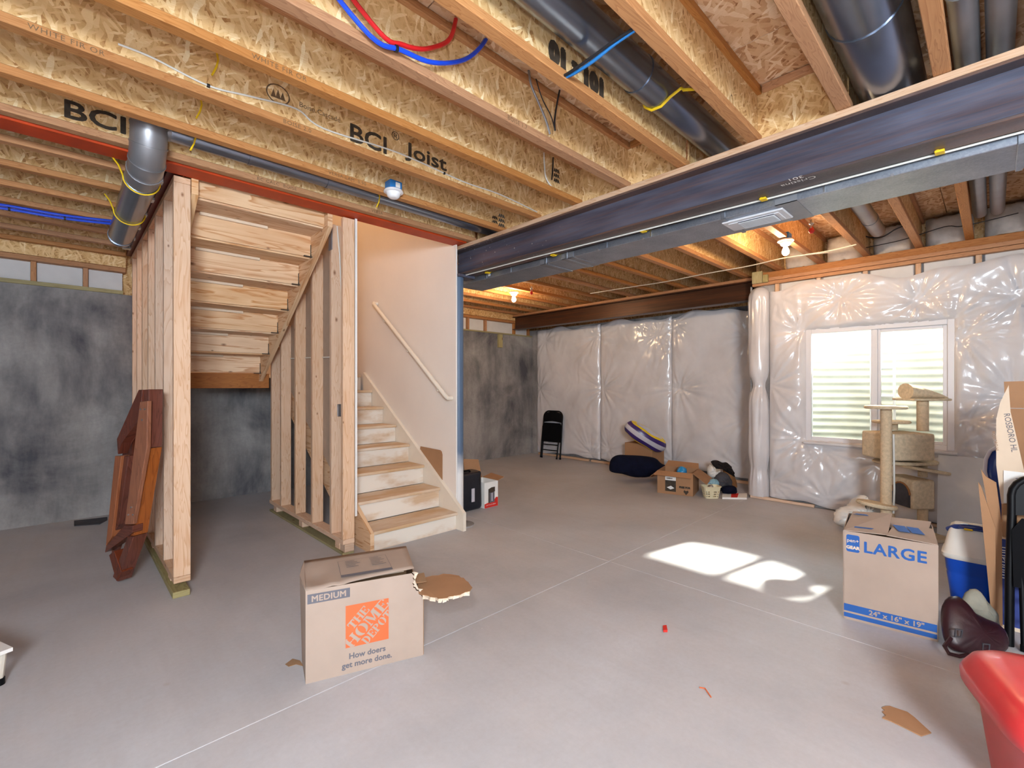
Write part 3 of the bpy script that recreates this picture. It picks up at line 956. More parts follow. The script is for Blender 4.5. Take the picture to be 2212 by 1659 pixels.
# chalked note on the lower flange
q = at_z(1735, 385, 2.3715)
text('chalk_lettering', 'Cristina\n   301', 0.05, frame((2.70, 0.62, 2.3715), (0, 1, 0), (1, 0, 0)), M_WHITE, beam)
column = thing('steel_column', 'blue-grey round steel column under the beam, scuffed white at its foot', 'column', (2.70, 3.535, 0))
bm = new(); cyl(bm, (2.70, 3.535, 0.010), (2.70, 3.535, 2.345), 0.046, n=28); obj('post', bm, M_COLUMN, column, smooth=True)
bm = new(); bb(bm, (2.65, 3.46, 2.345), (2.84, 3.60, 2.371), 0.002); obj('cap_plate', bm, M_IBEAM, column)
bm = new(); cyl(bm, (2.72, 3.50, 0.0), (2.72, 3.50, 0.012), 0.11, n=28); obj('base_plate', bm, M_CONC, column)
beam2 = thing('steel_beam', 'rust-brown steel beam running above the plastic-wrapped far wall', 'beam', (6.13, 4.2, 2.37))
bm = new(); bb(bm, (6.125, 2.03, 2.386), (6.135, 6.27, 2.596)); obj('web', bm, M_IBEAM2, beam2, grain=1)
for z0 in (2.372, 2.594):
    bm = new(); bb(bm, (6.05, 2.03, z0), (6.21, 6.27, z0+0.014), 0.002); obj('flange', bm, M_IBEAM2, beam2, grain=1)
board('top_plate', M_FLANGE, beam2, (0, -0.05, 0.258), (0.15, 4.24, 0.036))
# short posts beside the jog of the insulated wall
po = thing('wood_post', 'short weathered wood post above the corner roll of insulation', 'post', (5.94, 1.90, 2.48))
bm = new(); bb(bm, (5.80, 1.86, 2.512), (5.835, 1.97, 2.648), 0.004); obj('post_board', bm, M_TREAT, po)
bm = new(); bb(bm, (5.80, 1.80, 2.512), (5.835, 1.855, 2.60), 0.004); obj('post_board', bm, M_TREAT, po)

# ------------------------------------------------------------------ ducts
duct = thing('air_duct', 'long rectangular galvanised duct running behind the steel beam', 'duct', (3.05, 0.5, 2.33))
DX0, DX1, DZ0, DZ1 = 2.875, 3.215, 2.332, 2.55
secs = [3.80, 2.58, 2.36, 1.14, -0.08, -1.3, -2.5]
for a, b in zip(secs[:-1], secs[1:]):
    bm = new(); bb(bm, (DX0, b+0.002, DZ0), (DX1, a-0.002, DZ1), 0.003)
    obj('duct_section', bm, M_GALV, duct, grain=1)
    bm = new(); bb(bm, (DX0-0.006, b-0.012, DZ0-0.006), (DX0+0.01, b+0.012, DZ1-0.02), 0.002); bb(bm, (DX0-0.006, b-0.012, DZ0-0.006), (DX1+0.006, b+0.012, DZ0+0.01), 0.002)
    obj('drive_cleat', bm, M_GALV, duct)
for yy in (3.33, 3.0, 1.98, 1.62, 0.62):
    bm = new(); bb(bm, (DX0-0.004, yy-0.004, DZ0+0.004), (DX0, yy+0.004, DZ1-0.03)); obj('standing_seam', bm, M_CHROME, duct)
bm = new(); bb(bm, (DX0-0.003, -2.5, DZ0+0.045), (DX0, 3.8, DZ0+0.050)); obj('fold_line', bm, M_CHROME, duct)
for yy, w in ((2.35, 0.12), (0.80, 0.11), (2.62, 0.05)):
    bm = new(); bb(bm, (DX0-0.0025, yy-w/2, DZ0-0.0025), (DX0+0.001, yy+w/2, DZ1-0.02)); bb(bm, (DX0-0.0025, yy-w/2, DZ0-0.0025), (DX1+0.002, yy+w/2, DZ0+0.001)); obj('foil_tape', bm, M_TAPE, duct)
bm = new(); bb(bm, (DX0-0.004, 3.28, DZ0+0.02), (DX0, 3.305, DZ0+0.07)); obj('duct_label', bm, M_WHITE, duct)
for yy in (3.35, 2.05, 1.68, 0.34):
    bm = new(); cyl(bm, (DX0-0.008, yy, DZ0+0.004), (DX0, yy, DZ0+0.004), 0.007, n=8); obj('screw', bm, M_CHROME, duct)
reg = thing('ceiling_register', 'white louvred supply register on the underside of the long duct', 'vent', (3.02, 0.98, DZ0))
bm = new(); bb(bm, (2.925, 0.83, DZ0-0.012), (3.125, 1.17, DZ0-0.0005), 0.004); bb(bm, (2.955, 0.86, DZ0-0.017), (3.095, 1.14, DZ0-0.012), 0.002); obj('frame', bm, M_REG, reg)
for i in range(11):
    bm = new(); bx(bm, (2.965+0.012*i, 0.985, DZ0-0.020), (0.0025, 0.20, 0.010), 0, Matrix.Rotation(0.5, 3, 'Y')); obj('louvre', bm, M_REG, reg)
bm = new(); bb(bm, (2.955, 0.885, DZ0-0.0185), (3.095, 1.085, DZ0-0.0165)); obj('dark_opening', bm, M_DGREY, reg)
# yellow straps tying the duct to the beam
for px, py in ((1400, 491), (1205, 543), (1660, 420), (2040, 322), (1062, 580)):
    q = at_x(px, py, 2.86)
    st_ = thing('pipe_strap', {1400: 'yellow strap tying duct to beam, third from the column', 1205: 'yellow strap tying duct to beam, second from the column', 1660: 'yellow strap tying duct to beam beside the white register', 2040: 'yellow strap tying duct to beam, farthest from the column', 1062: 'yellow strap tying duct to beam nearest the column'}[px], 'strap', (2.85, q.y, 2.37), 0, 'yellow straps along the steel beam')
    bm = new(); tube(bm, [(2.80, q.y+0.02, 2.369), (2.843, q.y+0.01, 2.369), (2.862, q.y, 2.385), (2.867, q.y-0.012, 2.44)], 0.006, 6); obj('strap_band', bm, M_YEL, st_, smooth=True)
    bm = new(); bb(bm, (2.80, q.y-0.004, 2.360), (2.842, q.y+0.03, 2.371), 0.002); obj('strap_tab', bm, M_YEL, st_)

def round_duct(label, pts, r, mat, joints, group=None, n=24):
    t = thing('round_duct', label, 'duct', pts[0], 0, group)
    bm = new(); tube(bm, pts, r, n); obj('pipe', bm, mat, t, smooth=True)
    for a, f in joints:
        p0, p1 = Vector(pts[a]), Vector(pts[a+1])
        c = p0.lerp(p1, f); d = (p1-p0).normalized()
        bm = new(); cyl(bm, c-d*0.008, c+d*0.008, r+0.004, n=n); obj('crimp_band', bm, mat, t, smooth=True)
    return t
def M_duct(name, a, b, rough): return plain(name, a, rough, 0.9, 0.10, 4.0)
M_DARKD = M_duct('dark_zinc_duct', (138, 145, 158), 0, 0.27)
YD1 = 1.165
round_duct('shiny round duct with a yellow strap running through a joist bay', [(-3.0, YD1, 2.79), (2.5, YD1, 2.79), (3.12, YD1, 2.79)], 0.082, M_DARKD, [(0, 0.2), (0, 0.55), (0, 0.9)])
YD2 = 0.345
round_duct('widest dark round duct crossing over the steel beam', [(-3.0, YD2, 2.775), (2.6, YD2, 2.775), (3.12, YD2, 2.775)], 0.125, M_DARKD, [(0, 0.5), (0, 0.93)])
for yy, lb in ((0.083, 'left of two pale round ducts above the beam at right'), (-0.018, 'right of two pale round ducts above the beam at right')):
    round_duct(lb, [(0.2, yy, 2.775), (2.6, yy, 2.775), (5.55, yy, 2.775)], 0.044, M_ROUNDW, [(0, 0.9), (1, 0.5)], 'pale round ducts over the beam end')
round_duct('pale stub of round duct between far joists near the window bulb', [(3.2, 0.745, 2.775), (4.4, 0.745, 2.77), (5.40, 0.745, 2.75)], 0.058, M_ROUNDW, [(0, 0.5), (1, 0.6)])
# slim duct in the bay before the stairs, with the grey tee and the run along the stud wall
YD3 = J0+JP*7-0.17
round_duct('slim grey round duct along the joist bay above the stairs', [(0.40, YD3, 2.735), (1.6, YD3, 2.735), (3.6, YD3, 2.735)], 0.052, M_DARKD, [(0, 0.35), (0, 0.75)])
el = thing('duct_elbow', 'dull grey duct elbow turning down below the joists at left', 'duct', (0.33, YD3, 2.73))
bm = new()
pts = [(0.33, YD3-0.03, 2.83), (0.33, YD3-0.02, 2.72), (0.33, YD3+0.01, 2.63), (0.33, YD3+0.075, 2.565), (0.33, YD3+0.17, 2.545), (0.33, YD3+0.30, 2.54)]
tube(bm, pts, 0.083, 24); obj('elbow', bm, M_ROUNDW, el, smooth=True)
for i in (1, 2, 3, 4):
    d = (Vector(pts[i+1])-Vector(pts[i-1])).normalized(); c = Vector(pts[i])
    bm = new(); cyl(bm, c-d*0.004, c+d*0.004, 0.0865, n=24); obj('gore_seam', bm, M_ROUNDW, el, smooth=True)
bm = new(); cyl(bm, (0.33, YD3, 2.735), (0.425, YD3, 2.735), 0.066, 0.054, n=20); obj('tee_branch', bm, M_ROUNDW, el, smooth=True)
run = round_duct('shiny round duct running back beside the left stud wall', [(0.33, YD3+0.28, 2.54), (0.33, 4.2, 2.54), (0.33, 4.98, 2.54)], 0.080, M_DARKD, [(0, 0.06), (1, 0.93)])
for yy in (3.50, 4.22):
    s_ = thing('pipe_strap', 'yellow strap around the left duct just below its elbow' if yy < 4 else 'yellow strap hanging the left duct midway along its run', 'strap', (0.33, yy, 2.46), 0, 'yellow straps on the left duct')
    bm = new(); tube(bm, [(0.33-0.087*math.cos(a)*(1 if a < PI*0.97 else 1), yy, 2.54-0.087*math.sin(a)) for a in np.linspace(0, PI, 14)], 0.0045, 6); obj('strap_band', bm, M_YEL, s_, smooth=True)
    bm = new(); tube(bm, [(0.243, yy, 2.54), (0.225, yy+0.02, 2.60), (0.20, yy+0.05, 2.648)], 0.0045, 6); obj('strap_tail', bm, M_YEL, s_, smooth=True)
# strap on the shiny duct
s_ = thing('pipe_strap', 'bright yellow strap slung under the shiny round duct', 'strap', (2.1, YD1, 2.70), 0, None)
q = at_y(1420, 200, YD1)
bm = new(); tube(bm, [(q.x, YD1+0.086, 2.80), (q.x, YD1+0.07, 2.74), (q.x, YD1+0.03, 2.707), (q.x, YD1-0.02, 2.704), (q.x, YD1-0.07, 2.73), (q.x-0.01, YD1-0.13, 2.74), (q.x-0.02, 1.02, 2.72), (q.x-0.02, J0+JP+0.035, 2.69)], 0.007, 6)
obj('strap_band', bm, M_YEL, s_, smooth=True)
# loose yellow strap ends on the joists at left
for i, (px, py, k, lb) in enumerate(((468, 140, 5, 'loose yellow strap end on the third joist from the stairs'), (433, 235, 6, 'loose yellow strap end on the second joist from the stairs'), (420, 305, 7, 'yellow strap at the mouth of the slim grey duct'), (818, 432, 7, 'yellow strap beside the white lampholder'))):
    y = J0+JP*k-0.034 if i < 2 else YD3-0.05
    q = at_y(px, py, y)
    s_ = thing('pipe_strap', lb, 'strap', q, 0, 'loose yellow strap ends')
    bm = new(); tube(bm, [q+Vector((0.0, 0, 0.06)), q+Vector((0.005, -0.006, 0.02)), q+Vector((-0.004, -0.01, -0.02)), q+Vector((-0.02, -0.004, -0.06))], 0.0045, 6)
    obj('strap_band', bm, M_YEL, s_, smooth=True)

# ------------------------------------------------------------------ pipes and cables overhead
def cable(name, label, cat, pts, r, mat, ties=(), group=None):
    t = thing(name, label, cat, pts[0], 0, group)
    # Catmull-Rom through the points
    P = [Vector(p) for p in pts]
    out = []
    for i in range(len(P)-1):
        p0, p1, p2, p3 = P[max(i-1, 0)], P[i], P[i+1], P[min(i+2, len(P)-1)]
        for s in range(6):
            u = s/6
            out.append(0.5*((2*p1)+(p2-p0)*u+(2*p0-5*p1+4*p2-p3)*u*u+(3*p1-p0-3*p2+p3)*u**3))
    out.append(P[-1])
    bm = new(); tube(bm, out, r, 8); obj('line', bm, mat, t, smooth=True)
    for i in ties:
        c = out[i]; d = (out[min(i+1, len(out)-1)]-out[max(0, i-1)]).normalized()
        bm = new(); cyl(bm, c-d*0.006, c+d*0.006, r+0.004, n=10); obj('tie', bm, M_WIREB, t)
    return t
yk = J0+JP*3-0.06
zz = lambda px, py: at_y(px, py, yk)
cable('water_pipe', 'blue plastic water pipe looped under the joist webs', 'pipe', [(zz(800, 70)+Vector((-0.25, 0, 0.14))), zz(800, 78), zz(866, 108), zz(935, 135), zz(1005, 128), zz(1048, 88), zz(1062, 40)], 0.0095, M_BLUEP, (11,))
cable('water_pipe', 'red plastic water pipe looped just above the blue one', 'pipe', [(zz(815, 50)+Vector((-0.25, 0.0, 0.14))), zz(820, 70), zz(868, 96), zz(912, 106), zz(955, 96), zz(975, 78), zz(985, 40)], 0.0095, M_REDP)
yk2 = J0+JP*11-0.04
q0, q1, q2, q3 = [at_y(px, py, J0+JP*11-0.05) for px, py in ((-90, 437), (20, 452), (140, 472), (248, 484))]
cable('water_pipe', 'lower of two dark blue pipes clipped along the left joists', 'pipe', [q0, q1, q2, q3], 0.010, M_BLUEP, (6, 12), 'blue pipes along the left joists')
cable('water_pipe', 'upper of two dark blue pipes clipped along the left joists', 'pipe', [v+Vector((0, 0.01, 0.026)) for v in (q0, q1, q2, q3)], 0.010, M_BLUEP, (), 'blue pipes along the left joists')
cable('cable', 'white cable stapled along the joist web with the tree emblem', 'cable', [at_y(px, py, J0+JP*5-0.012) for px, py in ((255, 95), (330, 125), (450, 185), (540, 208), (640, 235), (700, 278), (860, 330), (1000, 392), (1080, 420), (1160, 458))], 0.0045, M_WIREW, (12, 40))
cable('cable', 'grey cable dangling from the doubled joist', 'cable', [at_y(px, py, J0+JP*3-0.05) for px, py in ((1142, 152), (1148, 185), (1165, 225), (1180, 262), (1188, 290))], 0.006, M_ROUNDW)
cable('cable', 'thin brown wire dangling beside the grey cable', 'cable', [at_y(px, py, J0+JP*3-0.03) for px, py in ((1155, 160), (1170, 210), (1190, 250), (1198, 278))], 0.003, M_WIREB)
cable('cable', 'black cable hanging under the doubled joist', 'cable', [at_y(px, py, J0+JP*3-0.07) for px, py in ((1209, 195), (1203, 225), (1198, 260), (1199, 282))], 0.005, M_WIREB)
cable('cable', 'white cable end poking below the fourth joist web', 'cable', [at_y(px, py, J0+JP*4-0.02) for px, py in ((1175, 330), (1176, 355), (1180, 385), (1196, 410))], 0.005, M_WIREW)
cable('cable', 'black cable end poking below the fourth joist web', 'cable', [at_y(px, py, J0+JP*4-0.02) for px, py in ((1195, 340), (1194, 365), (1192, 388))], 0.005, M_WIREB)
pa, pb_ = at_z(1226, 165, 2.66), at_z(1328, 95, 2.66)
cable('cable', 'light blue cable strung from joist to joist under the shiny duct', 'cable', [pa+Vector((-0.02, 0.03, 0.02)), pa, pa.lerp(pb_, 0.5)+Vector((0, 0, -0.01)), pb_, pb_+(pb_-pa)*0.4], 0.007, M_LAMPBOX)
cable('cable', 'black cable strung beside the light blue cable', 'cable', [pa+Vector((-0.02, 0.05, 0.02)), pa+Vector((-0.015, 0.01, 0.0)), pa.lerp(pb_, 0.5)+Vector((-0.018, 0.0, -0.006)), pb_+Vector((-0.015, 0, 0)), pb_+(pb_-pa)*0.4+Vector((-0.01, 0, 0))], 0.006, M_WIREB)
def xrow(pts, z): return [at_z(px, py, z) for px, py in pts]
cable('cable', 'white cable running across the far joists past the bulb', 'cable', xrow([(1275, 634), (1350, 622), (1440, 608), (1520, 592), (1620, 574), (1700, 556), (1790, 545)], 2.645), 0.006, M_WIREW)
cable('cable', 'second white cable across the far joists by the window', 'cable', xrow([(1740, 550), (1790, 542), (1850, 528)], 2.645), 0.006, M_WIREW)
cable('cable', 'thin black cable looping over the white glass wool', 'cable', [at_x(px, py, 5.86) for px, py in ((1850, 500), (1875, 512), (1905, 512), (1935, 495), (1960, 485))], 0.006, M_WIREB)
cable('cable', 'thin grey cable lying across the glass wool bays', 'cable', [at_x(px, py, 5.87) for px, py in ((1870, 535), (1950, 518), (2040, 490), (2075, 489), (2140, 475), (2200, 460))], 0.004, M_WIREB)

# ------------------------------------------------------------------ lamps on the ceiling
def lamp_fixture(label, base, lit, boxc=True, d=1.0):
    t = thing('ceiling_lamp', label, 'lamp', base)
    b = Vector(base)
    if boxc:
        bm = new(); bx(bm, b+Vector((0, 0, 0.035)), (0.092*d, 0.075, 0.062), 0.004); obj('junction_box', bm, M_LAMPBOX, t)
    bm = new(); lathe(bm, [(0.02, 0.012), (0.060, 0.008), (0.066, 0.000), (0.066, -0.006), (0.050, -0.010), (0.042, -0.034), (0.030, -0.044), (0.022, -0.046)], b, 24); obj('lampholder', bm, M_PORC, t, smooth=True)
    if lit:
        bm = new(); lathe(bm, [(0.012, -0.040), (0.014, -0.056), (0.024, -0.078), (0.030, -0.098), (0.027, -0.116), (0.016, -0.130), (0.003, -0.134)], b, 20); obj('bulb', bm, M_BULB, t, smooth=True)
    return t
lq = at_y(850, 414, J0+JP*6-0.075)
l0 = lamp_fixture('unlit white lampholder under a blue box on the near joists', (lq.x, lq.y, lq.z), 0)
bm = new(); bx(bm, (lq.x+0.012, lq.y-0.0385, lq.z+0.037), (0.034, 0.002, 0.034)); obj('white_sticker', bm, M_WHITE, l0)
for a, b, lb in ((1697, 520, 'lit bare bulb under a blue box near the window'), (1110, 632, 'lit bare bulb on the far joists near the column')):
    q = at_z(a, b, 2.635)
    lamp_fixture(lb, q, 46.0, a > 1500)
for a, b, lb in ((1753, 480, 'small red-tipped sprinkler fitting beside the window bulb'), (1148, 622, 'small red-tipped sprinkler fitting beside the far bulb')):
    q = at_z(a, b, 2.64)
    t = thing('sprinkler_head', lb, 'sprinkler', q)
    bm = new(); lathe(bm, [(0.012, 0.02), (0.012, 0.0), (0.018, -0.004), (0.018, -0.012), (0.010, -0.02)], q, 12); tube(bm, [q+Vector((-0.012, 0, -0.018)), q+Vector((-0.014, 0, -0.045)), q+Vector((0, 0, -0.066))], 0.004, 6); tube(bm, [q+Vector((0.012, 0, -0.018)), q+Vector((0.014, 0, -0.045)), q+Vector((0, 0, -0.066))], 0.004, 6); obj('frame', bm, M_CHROME, t, smooth=True)
    bm = new(); lathe(bm, [(0.003, -0.03), (0.016, -0.055), (0.022, -0.072), (0.014, -0.088), (0.002, -0.09)], q, 12); obj('red_cap', bm, M_REDI, t, smooth=True)
# ------------------------------------------------------------------ plastic-faced insulation blankets
def blanket(name, label, X0, ya, yb, zbot, ztop, pins, seed, puff=0.07, hole=None, res=0.016, group=None, edge_tuck=True, slope=0.0):
    """Quilted vinyl sheet on a wall x = X0 facing -X, from y=ya down to y=yb; pins are (y, z, strength)."""
    nu = int(abs(ya-yb)/res)+1; nv = int((ztop-zbot)/res)+1
    uu, vv = np.meshgrid(np.linspace(0, 1, nu), np.linspace(0, 1, nv), indexing='ij')
    Y = ya+(yb-ya)*uu
    topw = ztop - slope*(ya-Y) + 0.035*np.sin(Y*5.3+seed) + 0.02*np.sin(Y*11.7+seed*2)
    botw = zbot + 0.02*np.sin(Y*4.1+seed*1.7) + 0.012*np.sin(Y*13+seed)
    Z = botw+(topw-botw)*vv
    r = np.random.RandomState(seed)
    h = np.full(Y.shape, puff)
    dip = np.zeros(Y.shape); wr = np.zeros(Y.shape)
    for (py, pz, s) in pins:
        dy = Y-py; dz = Z-pz
        d = np.sqrt(dy*dy+dz*dz)+1e-4
        a = np.arctan2(dz, dy)
        dip = np.maximum(dip, s*np.exp(-(d/0.16)**1.2))
        n1, n2 = r.randint(9, 14), r.randint(19, 27)
        p1, p2, p3 = r.rand(3)*6.28
        rad = np.cos(n1*a+p1+1.8*np.sin(2*a+p2)) + 0.6*np.cos(n2*a+p3+2.2*np.sin(3*a+p1))
        fold = np.sign(rad)*np.abs(rad)**0.8
        wr += s*fold*0.0125*(1-np.exp(-d/0.05))*np.exp(-d/0.34)
    h = h*(1-0.85*dip)+wr
    h += 0.030*vnoise(Y*2.2+seed, Z*1.6, seed)+0.012*vnoise(Y*7+seed, Z*5, seed+1)
    q = vnoise(Y*3.0, Z*3.0, seed+5)
    h += 0.010*vnoise((Y+0.6*Z+0.5*q)*13, (Z-0.6*Y)*2.6, seed+2) + 0.004*vnoise((Y-0.5*Z)*24+q*3, (Z+0.4*Y)*4.0, seed+3)
    if edge_tuck:
        e = np.minimum(np.minimum(np.abs(Y-ya), np.abs(Y-yb)), np.minimum(topw-Z+0.02, Z-botw+0.02))
        h *= 1-np.exp(-e/0.035)*0.8
    if hole:
        hy0, hy1, hz0, hz1 = hole
        dy = np.maximum(np.maximum(hy0-Y, Y-hy1), 0); dz = np.maximum(np.maximum(hz0-Z, Z-hz1), 0)
        dh = np.sqrt(dy*dy+dz*dz)
        h = h*(1-np.exp(-dh/0.022))+0.014*np.exp(-dh/0.022)
        h = np.where(dh < 1e-6, -0.01, h)
    bm = new()
    V = {}
    for i in range(nu):
        for j in range(nv):
            V[i, j] = bm.verts.new((X0-h[i, j], Y[i, j], Z[i, j]))
    for i in range(nu-1):
        for j in range(nv-1):
            if hole:
                cy = (Y[i, j]+Y[i+1, j+1])/2; cz = (Z[i, j]+Z[i+1, j+1])/2
                if hole[0]+0.012 < cy < hole[1]-0.012 and hole[2]+0.012 < cz < hole[3]-0.012: continue
            bm.faces.new((V[i, j], V[i+1, j], V[i+1, j+1], V[i, j+1]))
    for v in [v for v in bm.verts if not v.link_faces]: bm.verts.remove(v)
    o = obj(name, bm, M_VINYL, None, smooth=True, angle=75)
    tag(o, label, 'insulation', group)
    return o
def pinx(X, lst): 
    out = []
    for px, py, s in lst:
        p = at_x(px, py, X); out.append((p.y, p.z, s))
    return out
RX = 6.60
rp = pinx(6.52, [(1299, 839, 1.0), (1463, 839, 1.0), (1283, 727, 0.7), (1456, 697, 0.7), (1420, 722, 0.5), (1273, 980, 0.8), (1311, 971, 0.8), (1451, 1002, 0.8), (1614, 724, 0.8), (1163, 840, 0.8), (1168, 976, 0.7), (1175, 735, 0.6), (1612, 905, 0.6), (1600, 1015, 0.6)])
blanket('insulation_blanket', 'white plastic insulation sheet behind the folded black chair in the corner', RX, 6.13, 4.66, 0.07, 2.37, rp, 3, group=None)
blanket('insulation_blanket', 'white plastic insulation sheet behind the swim ring and duffel bag', RX, 4.655, 3.37, 0.06, 2.37, rp, 4)
blanket('insulation_blanket', 'white plastic insulation sheet behind the open brown box, beside the corner roll', RX, 3.365, 2.10, 0.10, 2.37, rp, 5)
for (y0, y1) in ((6.1, 4.9), (4.85, 3.6), (3.5, 2.2)):
    bm = new(); bb(bm, (6.575, y1, 0.002), (6.618, y0, 0.04), 0.003); obj('bottom_strip', bm, M_LUM, wall_recess)
HX = 5.885
wp = pinx(5.82, [(1815, 640, 0.9), (1983, 648, 1.0), (1729, 715, 0.9), (2078, 729, 1.0), (1662, 832, 1.0), (1728, 948, 0.9), (2058, 692, 0.8), (1776, 972, 0.6), (2086, 905, 0.9), (1662, 1040, 0.8), (1790, 1085, 0.7), (2065, 968, 0.8), (2205, 640, 1.0), (2195, 860, 1.0), (1900, 1000, 0.6), (1680, 640, 0.5)])
blanket('insulation_blanket', 'white plastic insulation sheet wrapped around the basement window', HX, 1.80, -1.6, 0.03, 2.455, wp, 8, puff=0.085, hole=(WY0+0.005, WY1-0.005, WZ0+0.005, WZ1-0.005), slope=0.030)
# the rolled corner of the jog
nth, nz = 36, 120
r8 = np.random.RandomState(21)
P = []
for i in range(nth):
    a = -0.15*PI+1.42*PI*i/(nth-1)
    row = []
    for j in range(nz):
        z = 0.03+2.47*j/(nz-1)
        k = min(1.0, math.sqrt(max(0.0, 1-((z-2.36)/0.14)**2)) if z > 2.36 else 1.0)
        w = 1+0.05*math.sin(i*1.9+3*math.sin(z*2.1))*math.exp(-abs(((z+0.62) % 0.98)-0.95)/0.25)+0.13*float(vnoise(np.array([i*0.35]), np.array([z*2.2]), 9)[0])+0.05*math.sin(z*9+i*0.5)*math.exp(-abs(z-1.3)/0.3)
        w *= 1-0.28*math.exp(-((z-1.32)/0.10)**2)-0.15*math.exp(-((z-0.35)/0.12)**2)
        row.append((5.945-0.135*k*w*math.cos(a-PI/2+0.25) if False else 5.96-0.15*w*max(k, 0.05)*math.sin(a), 1.925+0.125*w*max(k, 0.05)*math.cos(a), z))
    P.append(row)
bm = new(); grid(bm, P)
tag(obj('insulation_roll', bm, M_VINYL, None, smooth=True, angle=75), 'rolled white plastic insulation round the outside corner left of the window', 'insulation')
bm = new(); bb(bm, (5.83, 1.35, 0.002), (5.878, 2.0, 0.032), 0.003); obj('bottom_strip', bm, M_LUM, wall_right)
bm = new(); bb(bm, (5.84, -1.5, 0.002), (5.878, 1.0, 0.032), 0.003); obj('bottom_strip', bm, M_LUM, wall_right)

# ------------------------------------------------------------------ window and its well
win = struct(empty('window_1', (5.93, 0.845, 1.33)))
def wbar(name, y0, y1, z0, z1, x0=5.880, x1=5.955, bev=0.004):
    bm = new(); bb(bm, (x0, y0, z0), (x1, y1, z1), bev); return obj(name, bm, M_VINYLW, win)
wbar('frame_bar', WY0, WY0+0.050, WZ0, WZ1); wbar('frame_bar', WY1-0.050, WY1, WZ0, WZ1)
wbar('frame_bar', WY0+0.0505, WY1-0.0505, WZ1-0.050, WZ1); wbar('frame_bar', WY0+0.0505, WY1-0.0505, WZ0, WZ0+0.045)
wbar('mullion', 0.815, 0.868, WZ0+0.0455, WZ1-0.0505, 5.890, 5.945)
for (y0, y1, z0, z1) in ((WY0+0.051, WY0+0.083, WZ0+0.046, WZ1-0.051), (0.79, 0.814, WZ0+0.046, WZ1-0.051), (WY0+0.0835, 0.7895, WZ0+0.046, WZ0+0.075), (WY0+0.0835, 0.7895, WZ1-0.080, WZ1-0.051)):
    wbar('sash_bar', y0, y1, z0, z1, 5.900, 5.935, 0.003)
for (y0, y1) in ((WY0+0.0835, 0.7895), (0.8685, WY1-0.0505)):
    bm = new(); bb(bm, (5.916, y0, WZ0+0.046), (5.920, y1, WZ1-0.051)); obj('pane', bm, M_GLASS, win)
bm = new(); bb(bm, (5.80, WY0-0.02, WZ0-0.030), (5.878, WY1+0.01, WZ0-0.004), 0.008, 2); obj('sill_wrap', bm, M_VINYL, win)
bm = new(); bx(bm, (5.897, 0.842, 1.35), (0.012, 0.018, 0.06), 0.003); obj('latch', bm, M_VINYLW, win)
well = thing('window_well', 'corrugated metal window well outside the basement window', 'window well', (6.5, 0.845, 0.4))
P = []
for i in range(49):
    a = -PI/2+PI*i/48
    row = []
    for j in range(118):
        z = 0.30+1.87*j/117
        rr = 0.013*math.cos(2*PI*z/0.088)
        row.append((6.13+(0.82+rr)*math.cos(a)**0.8 if math.cos(a) > 0 else 6.13, 0.845+(0.86+rr)*math.sin(a), z))
    P.append(row)
bm = new(); grid(bm, P); obj('corrugated_wall', bm, M_WELL, well, smooth=True, angle=80)
bm = new(); bb(bm, (6.12, -0.1, 0.25), (7.0, 1.75, 0.42)); obj('gravel_bed', bm, M_GRAVEL, well)
lad = thing('escape_ladder', 'slim white escape ladder hung inside the window well', 'ladder', (6.75, 0.7, 0.5))
p0 = at_x(1932, 740, 6.72); p1 = at_x(1882, 740, 6.72)
for p in (p0, p1):
    bm = new(); tube(bm, [(6.72, p.y, 0.43), (6.72, p.y, 1.98)], 0.013, 10); obj('rail', bm, M_VINYLW, lad, smooth=True)
for z in (0.62, 0.90, 1.20, 1.52, 1.82):
    bm = new(); tube(bm, [(6.72, p0.y, z), (6.72, p1.y, z)], 0.009, 8); obj('rung', bm, M_VINYLW, lad, smooth=True)
# earth outside, level with the top of the well
bm = new(); bb(bm, (7.02, -4, 1.7), (12, 6.5, 2.12)); bb(bm, (6.18, 1.72, 1.7), (7.015, 1.97, 2.12)); bb(bm, (6.88, 1.975, 1.7), (7.015, 6.5, 2.12)); bb(bm, (6.18, -4, 1.7), (7.015, -0.12, 2.12))
struct(obj('trim_2', bm, M_GRAVEL))

# ------------------------------------------------------------------ generic builders for the movable things
def pillow(bm, pts, T, n_dir, back=True, rings=(1.0, 0.93, 0.80, 0.60, 0.35), noise=0.0, seed=1, flat_back=False):
    """Soft closed shape: a 3D outline swelling along n_dir to both sides."""
    rr = np.random.RandomState(seed)
    P = [Vector(p) for p in pts]
    # refine the outline (Catmull-Rom) so that it reads as cloth
    out = []
    n = len(P)
    for i in range(n):
        a, b, c, d = P[i-1], P[i], P[(i+1) % n], P[(i+2) % n]
        for s in range(4):
            u = s/4
            out.append(0.5*((2*b)+(c-a)*u+(2*a-5*b+4*c-d)*u*u+(3*b-a-3*c+d)*u**3))
    P = out; n = len(P)
    C = sum(P, Vector())/n
    nd = Vector(n_dir).normalized()
    prev = [bm.verts.new(p) for p in P]
    rim = prev
    for side in ((1, -1) if back else (1,)):
        prev = rim
        for k, s in enumerate(rings[1:]):
            hgt = T*math.sqrt(1-s*s)*(0.35 if (side < 0 and flat_back) else 1)
            ring = [bm.verts.new(C+(p-C)*s+nd*side*(hgt+noise*(rr.rand()-0.5))) for p in P]
            for i in range(n): bm.faces.new((prev[i], prev[(i+1) % n], ring[(i+1) % n], ring[i]))
            prev = ring
        top = bm.verts.new(C+nd*side*(T*(0.35 if (side < 0 and flat_back) else 1)))
        for i in range(n): bm.faces.new((prev[i], prev[(i+1) % n], top))
